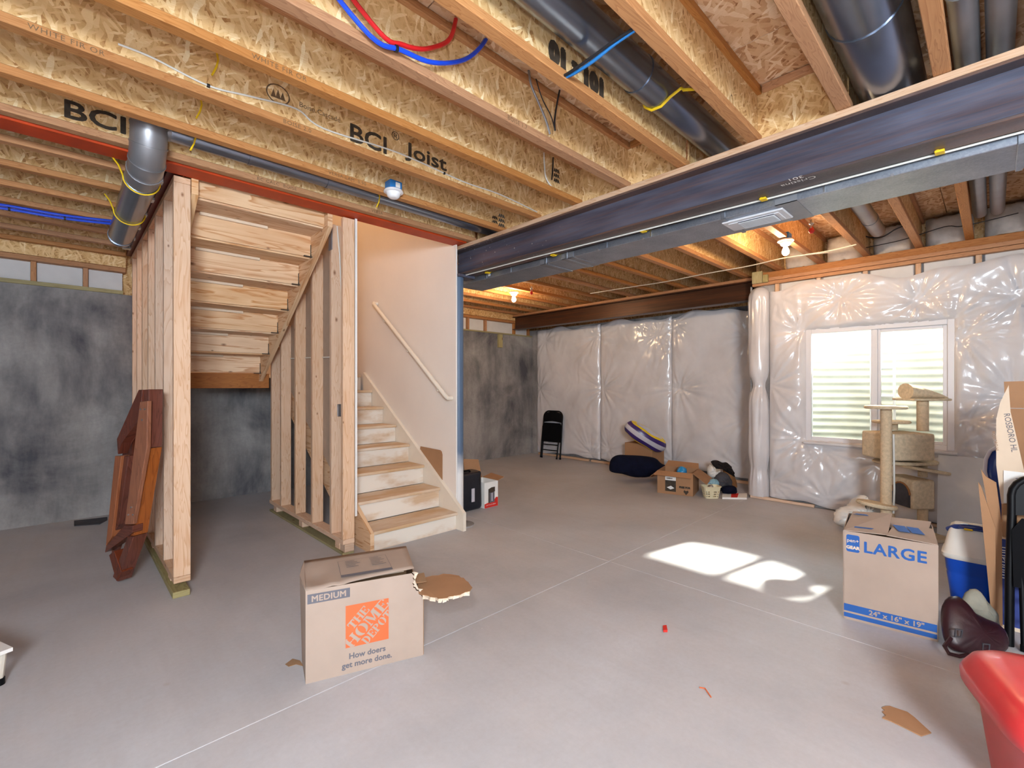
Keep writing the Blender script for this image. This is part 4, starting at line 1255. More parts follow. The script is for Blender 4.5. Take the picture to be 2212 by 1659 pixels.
def soft(name, label, cat, px, depth, T, mat, noise=0.0, seed=1, tilt=0.0, group=None, nd=None):
    pts = [at_d(x, y, depth+tilt*(y-px[0][1])/100.0) for x, y in px]
    for p in pts: p.z = max(p.z, 0.004)
    bm = new(); pillow(bm, pts, T, nd if nd is not None else -FWD, noise=noise, seed=seed)
    for v in bm.verts: v.co.z = max(v.co.z, 0.003)
    c = sum(pts, Vector())/len(pts)
    t = thing(name, label, cat, (c.x, c.y, 0), 0, group)
    obj('body', bm, mat, t, smooth=True, angle=70)
    return t
class Face:
    """A plumb face through a floor point a with horizontal direction d: measures pixels on it and lays print on it."""
    def __init__(s, a, d):
        s.a = Vector((a[0], a[1], 0)); s.d = Vector((d[0], d[1], 0)).normalized()
        s.n = s.d.cross(Vector((0, 0, 1)))      # towards the camera when d runs to the right
        s.M = frame(s.a, s.d, (0, 0, 1))
    def uv(s, px, py):
        r = ray(px, py); k = (s.a-CP).dot(s.n)/r.dot(s.n)
        q = CP+r*k
        return ((q-s.a).dot(s.d), q.z)
    def pt(s, u, w, z):       # w into the box
        return s.a+s.d*u-s.n*w+Vector((0, 0, z))
def sheet_poly(bm, pts, th):
    P = [Vector(p) for p in pts]
    n = (P[1]-P[0]).cross(P[2]-P[0]).normalized()
    prism(bm, P, n*th)

# ------------------------------------------------------------------ shop moving box in the foreground
a0 = at_z(660, 1478); b0 = at_z(914, 1415)
F1 = Face(a0, b0-a0)
W, H, D = (b0-a0).length, 0.411, 0.385
hd = thing('moving_box', 'torn brown moving box with orange logo and grey MEDIUM band in the foreground', 'box', a0)
rj = np.random.RandomState(5)
tear = [(0.470, 0.410), (0.482, 0.396), (0.476, 0.386), (0.484, 0.372), (0.474, 0.360), (0.481, 0.350), (0.478, 0.340), (0.488, 0.334), (0.493, 0.322), (0.503, 0.318), (0.506, 0.302), (0.516, 0.296), (W, 0.278)]
bm = new()
sheet_poly(bm, [F1.pt(u, 0, v) for u, v in [(0, 0), (W, 0)]+list(reversed(tear))+[(0, H)]], -0.004)
obj('front_panel', bm, M_CARD, hd)
bm = new(); sheet_poly(bm, [F1.pt(0, 0.0045, 0), F1.pt(-0.012, D*0.5, 0.0), F1.pt(0, D, 0), F1.pt(0, D, H), F1.pt(-0.022, D*0.5, H), F1.pt(0, 0.0045, H)], -0.004); obj('side_panel', bm, M_CARD, hd)
bm = new(); sheet_poly(bm, [F1.pt(W, 0.005, 0), F1.pt(W, D, 0), F1.pt(W, D, 0.36), F1.pt(W, 0.22, 0.33), F1.pt(W, 0.17, 0.305), F1.pt(W, 0.12, 0.30), F1.pt(W, 0.07, 0.285), F1.pt(W, 0.005, 0.275)], 0.004); obj('side_panel', bm, M_CARDI, hd)
bm = new(); sheet_poly(bm, [F1.pt(0, D, 0), F1.pt(W, D, 0), F1.pt(W, D, H), F1.pt(0, D, H)], 0.004); obj('back_panel', bm, M_CARDI, hd)
bm = new(); sheet_poly(bm, [F1.pt(0.005, 0.006, 0.003), F1.pt(W-0.005, 0.006, 0.003), F1.pt(W-0.005, D-0.006, 0.003), F1.pt(0.005, D-0.006, 0.003)], 0.003); obj('bottom_panel', bm, M_CARDI, hd)
# torn fringe of the front panel
bm = new()
prev = None
for i, (u, v) in enumerate(tear):
    q = F1.pt(u+0.004, 0.006, v+0.002); w = F1.pt(u+0.006+0.016*rj.rand(), -0.008*rj.rand(), v+0.006+0.012*rj.rand())
    if prev is not None: prism(bm, [prev[0], q, w, prev[1]], -F1.n*0.003)
    prev = (q, w)
obj('torn_fringe', bm, M_TORN, hd)
# the long top flap, crushed at the left, gaping at the front right
nu, nv = 14, 8
P = []
for i in range(nu+1):
    u = W*i/nu
    row = []
    for j in range(nv+1):
        t_ = j/nv
        w0 = 0.002+0.074*max(0, (u-0.15)/(W-0.15))**0.55
        right = -0.045*(1-t_)*max(0, (u-0.42)/(W-0.42))
        w = w0+(D-w0)*t_
        z = H+0.004-0.010*(1-t_)*(u/W) - 0.020*math.exp(-((u-0.06)/0.05)**2-((t_-0.42)/0.25)**2) + 0.006*math.exp(-((u-0.11)/0.025)**2)*(1-t_)
        row.append(F1.pt(u+right*0.6-0.020*math.sin(PI*t_)*(1-u/W), w, z))
    P.append(row)
bm = new(); grid(bm, P); flap = obj('top_flap', bm, M_CARD, hd, smooth=True, angle=25)
m_ = flap.modifiers.new('thickness', 'SOLIDIFY'); m_.thickness = 0.004; m_.offset = -1
bm = new(); sheet_poly(bm, [F1.pt(0.13, 0.16, H-0.050), F1.pt(W-0.06, 0.16, H-0.050), F1.pt(W-0.06, 0.34, H-0.030), F1.pt(0.12, 0.34, H-0.035)], 0.003); obj('inner_flap', bm, M_CARDL, hd)
bm = new(); sheet_poly(bm, [F1.pt(W-0.045, 0.03, 0.345), F1.pt(W+0.02, 0.01, 0.352), F1.pt(W+0.03, 0.10, 0.36), F1.pt(W-0.04, 0.12, 0.35)], 0.003); obj('torn_scrap', bm, M_CARDI, hd)
# the torn side flap bent outwards
fl = [(1.246, 1.952), (1.240, 1.905), (1.252, 1.872), (1.246, 1.850), (1.262, 1.822), (1.258, 1.800), (1.272, 1.786), (1.290, 1.774), (1.302, 1.780), (1.322, 1.768), (1.350, 1.752), (1.378, 1.756), (1.402, 1.748), (1.436, 1.770), (1.448, 1.80), (1.466, 1.84), (1.470, 1.862), (1.484, 1.90), (1.478, 1.915), (1.492, 1.95), (1.474, 2.00), (1.452, 2.035), (1.425, 2.040), (1.398, 2.062), (1.35, 2.075), (1.318, 2.078)]
bm = new(); prism(bm, [(x, y, 0.302+0.12*max(0, math.hypot(x-1.28, y-2.0)-0.02)*(0.9 if y < 1.95 else 0.7)) for x, y in fl], (0, 0, 0.005)); obj('torn_flap', bm, M_CARDD, hd)
bm = new()
for i in range(1, 13):
    (x, y), (x2, y2) = fl[i], fl[i+1]
    z = 0.302+0.12*max(0, math.hypot(x-1.28, y-2.0)-0.02)*0.9
    prism(bm, [(x, y, z), (x2, y2, z), (x2-0.010, y2-0.012*rj.rand(), z-0.010*rj.rand()), (x-0.008, y-0.012*rj.rand(), z-0.012*rj.rand())], (0, 0, 0.004))
obj('torn_fringe', bm, M_TORN, hd)
# print on the box
LET = {
 'T': [rectp(0, .84, .92, 1), rectp(0, .66, .10, .84), rectp(.82, .66, .92, .84), rectp(.33, .09, .60, .84), rectp(.22, 0, .71, .09)],
 'H': [rectp(.06, .09, .30, .91), rectp(0, .91, .36, 1), rectp(0, 0, .36, .09), rectp(.66, .09, .90, .91), rectp(.60, .91, .96, 1), rectp(.60, 0, .96, .09), rectp(.30, .45, .45, .55), rectp(.50, .45, .66, .55)],
 'E': [rectp(.06, .09, .32, .91), rectp(0, .91, .82, 1), rectp(.70, .70, .82, .91), rectp(0, 0, .84, .09), rectp(.72, .09, .84, .30), rectp(.36, .46, .58, .55), rectp(.52, .38, .60, .63)],
 'P': [rectp(.06, .09, .32, .91), rectp(0, .91, .40, 1), rectp(0, 0, .42, .09)],
 'D': [rectp(.06, .09, .32, .91), rectp(0, .91, .40, 1), rectp(0, 0, .40, .09)],
 'M': [rectp(.06, .09, .16, .91), rectp(0, 0, .24, .09), rectp(.86, .09, 1.10, .91), rectp(.80, 0, 1.16, .09), rectp(.80, .91, 1.16, 1), rectp(0, .91, .24, 1), [(.16, 1), (.40, 1), (.62, .28), (.52, .02)], [(.60, .20), (.80, 1), (.86, 1), (.86, .70), (.64, .06)]],
 'O': [], }
def arcband(cx, cy, ro, ri_x, ry, ri_y, a0, a1, n=10):
    out = []
    for i in range(n):
        t0, t1 = a0+(a1-a0)*i/n, a0+(a1-a0)*(i+1)/n
        out.append([(cx+ro*math.cos(t0), cy+ry*math.sin(t0)), (cx+ro*math.cos(t1), cy+ry*math.sin(t1)), (cx+ri_x*math.cos(t1), cy+ri_y*math.sin(t1)), (cx+ri_x*math.cos(t0), cy+ri_y*math.sin(t0))])
    return out
LET['O'] = arcband(.50, .5, .48, .21, .50, .44, -PI/2+.14, PI/2-.14)+arcband(.44, .5, .44, .17, .50, .44, PI/2+.14, 1.5*PI-.14)
LET['P'] += arcband(.36, .73, .46, .20, .27, .18, -PI/2, PI/2)
LET['D'] += arcband(.36, .5, .54, .26, .50, .41, -PI/2, PI/2)
WID = {'T': .98, 'H': 1.02, 'E': .92, 'P': .92, 'D': 1.0, 'M': 1.24, 'O': 1.04}
lw = [F1.uv(746, 1309), F1.uv(840, 1293), F1.uv(840, 1380), F1.uv(746, 1399)]
ux0 = (lw[0][0]+lw[3][0])/2; ux1 = (lw[1][0]+lw[2][0])/2; vz0 = (lw[2][1]+lw[3][1])/2; vz1 = (lw[0][1]+lw[1][1])/2
S = (ux1-ux0+vz1-vz0)/2; ucx, vcz = (ux0+ux1)/2, (vz0+vz1)/2
def FM(off): return F1.M
patch('orange_logo_square', rectp(ucx-S/2, vcz-S/2, ucx+S/2, vcz+S/2), F1.M, M_ORANGE, hd, 0.0006)
def clip_poly(P, x0, y0, x1, y1):
    for ax, lim, sgn in ((0, x0, 1), (0, x1, -1), (1, y0, 1), (1, y1, -1)):
        out = []
        for i in range(len(P)):
            a, b = P[i-1], P[i]
            ia, ib = (a[ax]-lim)*sgn >= 0, (b[ax]-lim)*sgn >= 0
            if ia != ib:
                t_ = (lim-a[ax])/(b[ax]-a[ax]); out.append((a[0]+(b[0]-a[0])*t_, a[1]+(b[1]-a[1])*t_))
            if ib: out.append(b)
        P = out
        if not P: break
    return P
bm = new()
c45 = math.sqrt(.5)
for word, hgt, off, shift, wk in (('THE', 0.20, 0.170, -0.02, 0.98), ('HOME', 0.27, -0.130, 0.0, 1.13), ('DEPOT', 0.20, -0.365, 0.06, 0.90)):
    tw = sum(WID[c] for c in word)*hgt*wk
    x = -tw/2+shift
    for c in word:
        for poly in LET[c]:
            pts2 = []
            for (px, py) in poly:
                lx = x+px*hgt*wk; ly = off+py*hgt
                pts2.append((ucx+S*(lx*c45-ly*c45), vcz+S*(lx*c45+ly*c45)))
            pts2 = clip_poly(pts2, ucx-S*0.495, vcz-S*0.495, ucx+S*0.495, vcz+S*0.495)
            if len(pts2) > 2: bm.faces.new([bm.verts.new(F1.M @ Vector((q[0], q[1], 0.0012))) for q in pts2])
        x += WID[c]*hgt*wk
obj('logo_lettering', bm, M_CARD, hd)
q = [F1.uv(664, 1284), F1.uv(756, 1270), F1.uv(757, 1291), F1.uv(664, 1304)]
u0, u1 = q[0][0], q[1][0]; v0 = (q[2][1]+q[3][1])/2; v1 = (q[0][1]+q[1][1])/2
patch('grey_band', rectp(u0, v0, u1, v1), F1.M, M_GREY, hd, 0.0006)
text('printed_lettering', 'MEDIUM', (v1-v0)*0.86, F1.M @ Matrix.Translation(((u0+u1)/2, v0+(v1-v0)*0.20, 0)), M_CARD, hd, 0.0007, 'CENTER', 1.02, 1.06, 0.0012)
uc = F1.uv(790, 1415)[0]
text('printed_lettering', 'How doers', 0.036, F1.M @ Matrix.Translation((ucx, F1.uv(790, 1415)[1], 0)), M_GREY, hd, 0.0007, 'CENTER')
text('printed_lettering', 'get more done.', 0.036, F1.M @ Matrix.Translation((ucx, F1.uv(790, 1430)[1]-0.006, 0)), M_GREY, hd, 0.0007, 'CENTER')
# checklist on the top flap, read from the back
TM = frame(F1.pt(0, 0, H+0.0052), F1.d, -F1.n)
bm = new()
def ring_rect(x0, y0, x1, y1, w=0.0014):
    for r_ in ((x0, y0, x1, y0+w), (x0, y1-w, x1, y1), (x0, y0, x0+w, y1), (x1-w, y0, x1, y1)):
        bm.faces.new([bm.verts.new(TM @ Vector((p[0], p[1], 0.0015))) for p in rectp(*r_)])
ring_rect(0.155, 0.10, 0.395, 0.29)
for col_, n_ in ((0.19, 5), (0.31, 6)):
    for r_ in range(n_):
        y_ = 0.27-0.020*r_
        bm.faces.new([bm.verts.new(TM @ Vector((p[0], p[1], 0.0015))) for p in rectp(col_, y_, col_+0.045+0.012*((r_*7) % 3), y_+0.005)])
obj('printed_checklist', bm, M_GREY, hd)
patch('grey_band', rectp(0.155, 0.072, 0.395, 0.10), TM, M_GREY, hd, 0.0015)

# ------------------------------------------------------------------ large moving box at right
a1 = at_z(1822.6, 1335); b1 = at_z(2025, 1387)
F2 = Face(a1, b1-a1); W2 = (b1-a1).length; H2 = 0.498; D2 = 0.46
lg = thing('moving_box', 'brown box printed LARGE in blue with two blue stripes, beside the cooler', 'box', a1)
bm = new()
for pts in ([F2.pt(0, 0, 0), F2.pt(W2, 0, 0), F2.pt(W2, 0, H2), F2.pt(0, 0, H2)],): sheet_poly(bm, pts, -0.004)
obj('front_panel', bm, M_CARD, lg)
for (p_, q_) in (((0, 0.0045), (0, D2)), ((W2, D2), (W2, 0.0045)), ((0, D2), (W2, D2))):
    bm = new(); sheet_poly(bm, [F2.pt(p_[0], p_[1], 0), F2.pt(q_[0], q_[1], 0), F2.pt(q_[0], q_[1], H2), F2.pt(p_[0], p_[1], H2)], -0.004); obj('side_panel', bm, M_CARD, lg)
bm = new(); sheet_poly(bm, [F2.pt(0.01, 0.01, 0.002), F2.pt(W2-0.01, 0.01, 0.002), F2.pt(W2-0.01, D2-0.01, 0.002), F2.pt(0.01, D2-0.01, 0.002)], 0.003); obj('bottom_panel', bm, M_CARDI, lg)
def flapq(name, pts, mat=M_CARD):
    bm = new(); sheet_poly(bm, [F2.pt(*p) for p in pts], 0.004); return obj(name, bm, mat, lg)
flapq('top_flap', [(0.0, 0.0, H2), (0.195, 0.02, H2+0.006), (0.215, 0.40, H2+0.045), (0.02, D2, H2+0.012)])
flapq('top_flap', [(W2, 0.002, H2), (W2, 0.30, H2+0.010), (0.225, 0.24, H2+0.022), (0.190, 0.004, H2+0.008)])
flapq('top_flap', [(0.02, D2, H2+0.004), (0.21, 0.30, H2-0.02), (W2-0.02, 0.32, H2-0.012), (W2, D2, H2+0.014)])
flapq('inner_flap', [(0.02, 0.02, H2-0.03), (W2-0.01, 0.02, H2-0.03), (W2-0.01, 0.3, H2-0.035), (0.02, 0.3, H2-0.035)], M_CARDI)
TM2 = frame(F2.pt(0.225, 0.06, H2+0.0185), F2.pt(W2, 0.10, H2+0.010)-F2.pt(0.225, 0.06, H2+0.0185), F2.pt(0.235, 0.24, H2+0.0275)-F2.pt(0.225, 0.06, H2+0.0185))
patch('blue_print', rectp(0.02, 0.02, 0.075, 0.13), TM2, M_BLUEI, lg, 0.004)
patch('blue_print', rectp(0.08, 0.02, 0.135, 0.13), TM2, M_BLUEI, lg, 0.004)
TM3 = frame(F2.pt(0.0, 0.0, H2+0.005), F2.pt(0.195, 0.02, H2+0.011)-F2.pt(0, 0, H2+0.005), F2.pt(0.02, D2, H2+0.017)-F2.pt(0.0, 0, H2+0.005))
patch('blue_print', [(0.05, 0.05), (0.13, 0.05), (0.15, 0.09), (0.06, 0.10)], TM3, M_BLUEI, lg, 0.005)
patch('blue_print', [(0.06, 0.33), (0.14, 0.32), (0.13, 0.35), (0.08, 0.355)], TM3, M_BLUEI, lg, 0.012)
for ya, yb_ in (((1823, 1302), (1823, 1317)), ((1823, 1321), (1823, 1330))):
    v1_, v0_ = F2.uv(*ya)[1], F2.uv(*yb_)[1]
    patch('blue_stripe', rectp(0.001, v0_, W2-0.001, v1_), F2.M, M_BLUEI, lg, 0.0006)
    if ya[1] == 1302:
        text('printed_lettering', '24" x 16" x 19"', (v1_-v0_)*0.95, F2.M @ Matrix.Translation((W2*0.58, v0_+(v1_-v0_)*0.16, 0)), M_CARD, lg, 0.0006, 'CENTER', 1.0, 1.0, 0.0012)
L0 = F2.uv(1863, 1192); L1 = F2.uv(1983, 1208); L2 = F2.uv(1863, 1168)
capH = F2.uv(1866, 1168)[1]-F2.uv(1866, 1191)[1]
lt = text('printed_lettering', 'LARGE', capH*1.42, F2.M @ Matrix.Translation((0.088, L0[1], 0)), M_BLUEI, lg, 0.0014, 'LEFT', 1.0, 1.08)
g0 = (0.012, F2.uv(1823, 1189)[1]); g1 = (0.072, F2.uv(1856, 1158)[1])
bm = new()
cx_, cy_ = (g0[0]+g1[0])/2, (g0[1]+g1[1])/2; hw, hh, rc = (g1[0]-g0[0])/2, (g1[1]-g0[1])/2, 0.010
pts = []
for (sx, sy, a_) in ((1, 1, 0), (-1, 1, PI/2), (-1, -1, PI), (1, -1, 1.5*PI)):
    for k in range(5):
        t_ = a_+k*PI/8
        pts.append((cx_+sx*(hw-rc)+rc*math.cos(t_), cy_+sy*(hh-rc)+rc*math.sin(t_)))
patch('blue_badge', pts, F2.M, M_BLUEI, lg, 0.0006)
text('printed_lettering', 'pen+', hh*0.56, F2.M @ Matrix.Translation((cx_, cy_+hh*0.15, 0)), M_CARDL, lg, 0.0002, 'CENTER', 1, 1, 0.0012)
text('printed_lettering', 'GEAR', hh*0.50, F2.M @ Matrix.Translation((cx_, cy_-hh*0.65, 0)), M_CARDL, lg, 0.0009, 'CENTER', 1, 1, 0.0012)

# ------------------------------------------------------------------ cat tree
C0 = at_z(1950, 1156)
ct_ = thing('cat_tree', 'beige plush cat tree with posts, discs and condos in front of the window', 'cat tree', C0, TH-PI/2)
dC = 4.107
def cx(px, y=0): return (px-1106)*(dC+y)/FPX-(1950-1106)*dC/FPX
def cz(py, y=0): return 1.32-(py-833.44)*(dC+y)/FPX
def cobj(name, bm, mat, smooth=True, angle=40, parent=None): return obj(name, bm, mat, parent or ct_, smooth=smooth, local=True, angle=angle)
bm = new(); bb(bm, (-0.27, -0.22, 0.0), (0.27, 0.25, 0.03), 0.012, 2); cobj('base', bm, M_PLUSH)
x1 = cx(1914, -0.14)
for (x, y, z0, z1, m, r) in ((x1, -0.14, 0.03, cz(880, -0.14), M_SISAL, 0.040), (cx(1993, .02), 0.02, 0.03, cz(1095), M_SISAL, 0.038), (cx(1993, .05), 0.05, cz(1032), cz(990), M_SISAL, 0.034), (cx(1993, .05), 0.05, cz(932), cz(862), M_SISAL, 0.043), (cx(1931, 0.14), 0.14, cz(932), cz(911, .14), M_PLUSH, 0.03), (cx(1955), 0.16, 0.03, cz(992), M_SISAL, 0.035)):
    bm = new(); cyl(bm, (x, y, z0), (x, y, z1), r, n=18); cobj('post', bm, m)
def disc(x, y, z, rx, ry, th, name='disc', mat=M_PLUSH):
    bm = new()
    lathe(bm, [(0.02, 0), (0.95, 0.0), (1.0, th*0.3), (1.0, th*0.7), (0.95, th), (0.02, th)], (0, 0, 0), 28, Matrix.Translation((x, y, z)) @ Matrix.Diagonal((rx, ry, 1, 1)))
    return cobj(name, bm, mat)
disc(cx(1913, -.14), -0.14, cz(883, -.14), 0.155, 0.14, 0.026)
disc(cx(1925, 0.14), 0.14, cz(914, .14), 0.150, 0.13, 0.024)
disc(cx(1955, .06), 0.06, cz(1003), 0.27, 0.16, 0.028, 'oval_tray'); 
bm = new(); bx(bm, (cx(1985), -0.02, cz(1012)), (0.30, 0.26, 0.025), 0.010, Matrix.Rotation(0.16, 3, 'Y'), 2); cobj('ramp_board', bm, M_PLUSH)
bm = new(); bb(bm, (cx(1924, -.135), -0.135, cz(991)), (cx(2021, -.135), 0.20, cz(934)), 0.022, 3); cobj('condo', bm, M_PLUSH)
lc0, lc1 = cx(1973, -.1), cx(2021, -.1)
bm = new(); bb(bm, (lc0, -0.10, cz(1095)), (lc1, 0.22, cz(1033)), 0.022, 3); con = cobj('condo', bm, M_PLUSH)
bm = new()
ar = [(-0.07, cz(1093)), (0.12, cz(1093)), (0.12, cz(1066))]+[(0.025+0.095*math.cos(t_), cz(1066)+0.095*math.sin(t_)) for t_ in np.linspace(0.15, PI-0.15, 9)]+[(-0.07, cz(1066))]
prism(bm, [(lc0-0.004, p[0], p[1]) for p in ar], (0.010, 0, 0)); cobj('arched_doorway', bm, M_DGREY, parent=con)
bm = new(); 
tube(bm, [(lc0-0.005, p[0], p[1]) for p in ar[2:]], 0.008, 6); cobj('doorway_trim', bm, M_BROWNF, parent=con)
bm = new(); lathe(bm, [(0.02, 0), (0.95, 0.0), (1.0, 0.008), (1.0, 0.02), (0.95, 0.028), (0.02, 0.028)], (0, 0, 0), 24, Matrix.Translation((cx(1893, -.16), -0.16, cz(1083))) @ Matrix.Rotation(0.14, 4, 'Y') @ Matrix.Diagonal((0.15, 0.13, 1, 1))); cobj('low_step', bm, M_PLUSH)
bm = new()
rings = []
for i in range(11):
    t_ = i/10; x = cx(1956, .05)+(cx(2037, .05)-cx(1956, .05))*t_; rz_ = 0.062*(1-t_)**0.75+0.010; z = cz(862)+rz_*0.95
    rings.append([bm.verts.new((x, 0.05+0.085*(1-0.35*t_)*math.cos(2*PI*k/16), z+rz_*math.sin(2*PI*k/16))) for k in range(16)])
for i in range(10):
    for k in range(16): bm.faces.new((rings[i][k], rings[i][(k+1) % 16], rings[i+1][(k+1) % 16], rings[i+1][k]))
bm.faces.new(rings[0]); bm.faces.new(rings[-1]); cobj('bolster_perch', bm, M_BROWNF if False else M_PLUSH)
bm = new(); bb(bm, (cx(1950, .05), -0.07, cz(863)-0.010), (cx(2030, .05), 0.17, cz(863)+0.010), 0.008, 2); cobj('perch_board', bm, M_PLUSH)
bm = new(); tube(bm, [(cx(1931, -.17), -0.165, cz(934)), (cx(1931, -.17), -0.170, cz(990)), (cx(1932, -.17), -0.168, cz(1050)), (cx(1931, -.17), -0.165, cz(1098))], 0.008, 6); cobj('rope', bm, M_WIREW)
soft('plastic_bag', 'white plastic bag slumped at the foot of the cat tree', 'bag', [(1803, 1130), (1806, 1112), (1816, 1100), (1832, 1096), (1846, 1086), (1858, 1072), (1870, 1070), (1876, 1084), (1892, 1090), (1900, 1102), (1888, 1118), (1864, 1134), (1830, 1140)], 4.26, 0.10, M_BAG, 0.035, 4)

# white board leaning on the wrapped wall
wbd = thing('white_board', 'plain white board leaning on the wall below the window corner', 'board', (5.70, 0.16, 0))
bm = new(); prism(bm, [(5.60, 0.355, 0.0), (5.60, 0.01, 0.0), (5.745, 0.01, 0.69), (5.745, 0.355, 0.69)], (0.014, 0, 0)); obj('board', bm, M_WHITEP, wbd)

# ------------------------------------------------------------------ cooler
co = thing('cooler', 'blue picnic cooler with a white peaked lid and blue handle', 'cooler', (3.99, 0.102, 0))
def loft(bm, secs, cx_, cy_, rnd=0.35, n=28):
    rings = []
    for z, hx, hy in secs:
        ring = []
        for k in range(n):
            a = 2*PI*k/n; c, s = math.cos(a), math.sin(a); e = rnd
            ring.append(bm.verts.new((cx_+hx*math.copysign(abs(c)**e, c), cy_+hy*math.copysign(abs(s)**e, s), z)))
        rings.append(ring)
    for i in range(len(rings)-1):
        for k in range(n): bm.faces.new((rings[i][k], rings[i][(k+1) % n], rings[i+1][(k+1) % n], rings[i+1][k]))
    bm.faces.new(list(reversed(rings[0]))); bm.faces.new(rings[-1])
ccx, ccy = 3.99, 0.102
bm = new(); loft(bm, [(0.0, .085, .078), (0.01, .092, .084), (0.18, .118, .104), (0.19, .116, .102), (0.20, .12, .106), (0.275, .128, .113)], ccx, ccy); obj('body', bm, M_BLUE, co, smooth=True)
bm = new(); loft(bm, [(0.276, .136, .120), (0.285, .142, .126), (0.305, .142, .126), (0.312, .134, .120), (0.42, .098, .098), (0.455, .085, .088), (0.470, .060, .070)], ccx, ccy); obj('lid', bm, M_COOLW, co, smooth=True)
bm = new(); tube(bm, [(ccx-0.03, ccy+0.095, 0.43), (ccx-0.075, ccy+0.06, 0.462), (ccx-0.085, ccy+0.02, 0.474), (ccx-0.085, ccy-0.04, 0.474), (ccx-0.06, ccy-0.09, 0.455)], 0.016, 10); bx(bm, (ccx-0.075, ccy-0.01, 0.468), (0.07, 0.12, 0.016), 0.006); obj('handle', bm, M_BLUED, co, smooth=True)
bm = new(); bx(bm, (ccx-0.108, ccy+0.005, 0.462), (0.012, 0.04, 0.012), 0.004); obj('yellow_button', bm, M_YEL, co)

# leather bag and the grey wool cap on it
lb = soft('leather_bag', 'dark oxblood leather satchel slumped on the floor in front of the cooler', 'bag', [(2037, 1345), (2042, 1302), (2060, 1288), (2078, 1293), (2098, 1318), (2130, 1336), (2160, 1350), (2175, 1375), (2172, 1398), (2152, 1414), (2105, 1414), (2062, 1406), (2042, 1386)], 2.345, 0.060, M_LEATH, 0.006, 2, -0.085)
for px, py in ((2069, 1367), (2128, 1398)):
    q = at_d(px, py, 2.262)
    bm = new(); M_ = frame(q, RGT+UP*-0.12, UP+RGT*0.3)
    for r_ in ((-0.018, -0.02, -0.013, 0.02), (0.013, -0.02, 0.018, 0.02), (-0.013, 0.015, 0.013, 0.02), (-0.013, -0.02, 0.013, -0.015)):
        prism(bm, [M_ @ Vector((p[0], p[1], 0)) for p in rectp(*r_)], M_.to_3x3() @ Vector((0, 0, 0.006)))
    obj('buckle', bm, M_DGREY, lb)
bm = new(); tube(bm, [at_d(2054, 1378, 2.27), at_d(2040, 1396, 2.25), at_d(2050, 1412, 2.225), at_d(2072, 1418, 2.215), at_d(2092, 1414, 2.225)], 0.009, 8); obj('strap', bm, M_LEATH, lb, smooth=True)
soft('wool_cap', 'grey ribbed wool cap draped between the satchel and the cooler', 'cap', [(2080, 1305), (2088, 1284), (2100, 1273), (2112, 1274), (2122, 1290), (2138, 1308), (2152, 1326), (2154, 1352), (2140, 1346), (2112, 1334), (2094, 1320)], 2.50, 0.045, M_GREYF, 0.006, 6)

# ------------------------------------------------------------------ stack of cartons at the right edge
cs = thing('carton', 'royal blue carton standing at the bottom of the right-hand stack', 'box', (3.84, -0.24, 0))
XS = 3.68
bm = new(); bb(bm, (XS, -0.46, 0.0), (XS+0.36, -0.026, 0.484), 0.003); obj('body', bm, M_BOXB, cs)
bm = new(); bb(bm, (XS+0.003, -0.457, 0.4845), (XS+0.357, -0.029, 0.492), 0.002); obj('top_edge', bm, M_CARDL, cs)
bm = new(); bb(bm, (XS-0.0008, -0.46, 0.0), (XS-0.0002, -0.026, 0.020)); obj('bottom_edge', bm, M_CARDL, cs)
text('printed_lettering', 'mudann', 0.055, frame((XS-0.0005, -0.048, 0.27), (0, 0, 1), (0, 1, 0)), M_WHITE, cs)
cs2 = thing('carton', 'plain brown carton on top of the royal blue carton', 'box', (3.84, -0.24, 0.493))
bm = new(); bb(bm, (XS+0.02, -0.45, 0.493), (XS+0.35, -0.030, 0.672), 0.003); obj('body', bm, M_CARDD, cs2)
cs3 = thing('carton', 'tall open carton with a pale printed side flap, topmost of the right-hand stack', 'box', (3.86, -0.25, 0.673))
bm = new(); bb(bm, (4.03, -0.50, 0.673), (4.035, -0.045, 1.185)); obj('back_panel', bm, M_CARDD, cs3)
bm = new(); prism(bm, [(4.03, -0.50, 1.19), (4.03, -0.045, 1.19), (4.05, -0.040, 1.345), (4.05, -0.50, 1.36)], (0.005, 0, 0)); obj('raised_flap', bm, M_CARDD, cs3)
bm = new(); bb(bm, (XS+0.03, -0.505, 0.673), (4.035, -0.5005, 1.18)); obj('side_panel', bm, M_CARDD, cs3)
bm = new(); bb(bm, (XS+0.03, -0.042, 0.673), (4.035, -0.037, 1.185)); obj('side_panel', bm, M_CARDD, cs3)
bm = new(); bb(bm, (XS+0.03, -0.498, 0.674), (4.028, -0.043, 0.679)); obj('bottom_panel', bm, M_CARDI, cs3)
bm = new(); pp = [at_x(px, py, XS+0.01) for px, py in ((2179, 832), (2183, 890), (2196, 945), (2212, 1016), (2240, 1040), (2240, 1088), (2163, 1088), (2152, 1005), (2152, 905), (2161, 868))]
prism(bm, pp, (0.005, 0, 0)); obj('pale_flap', bm, M_CARDL, cs3)
ta, tb = at_x(2168, 893, XS+0.0085), at_x(2187, 985, XS+0.0085)
text('printed_lettering', 'ROSBORO HL', 0.034, frame(ta, tb-ta, (0, -1, -0.2)), M_GREY, cs3)
text('printed_lettering', 'ROSBORO HL', 0.018, frame(ta+Vector((0, 0.045, -0.10)), tb-ta, (0, -1, -0.2)), M_CARDI, cs3)
sh = [at_x(px, py, XS+0.002) for px, py in ((2168, 1086), (2168, 1016), (2255, 1026), (2255, 1090))]
bm = new(); prism(bm, sh, (0.0012, 0, 0)); obj('paper_sheet', bm, M_WHITE, cs3)
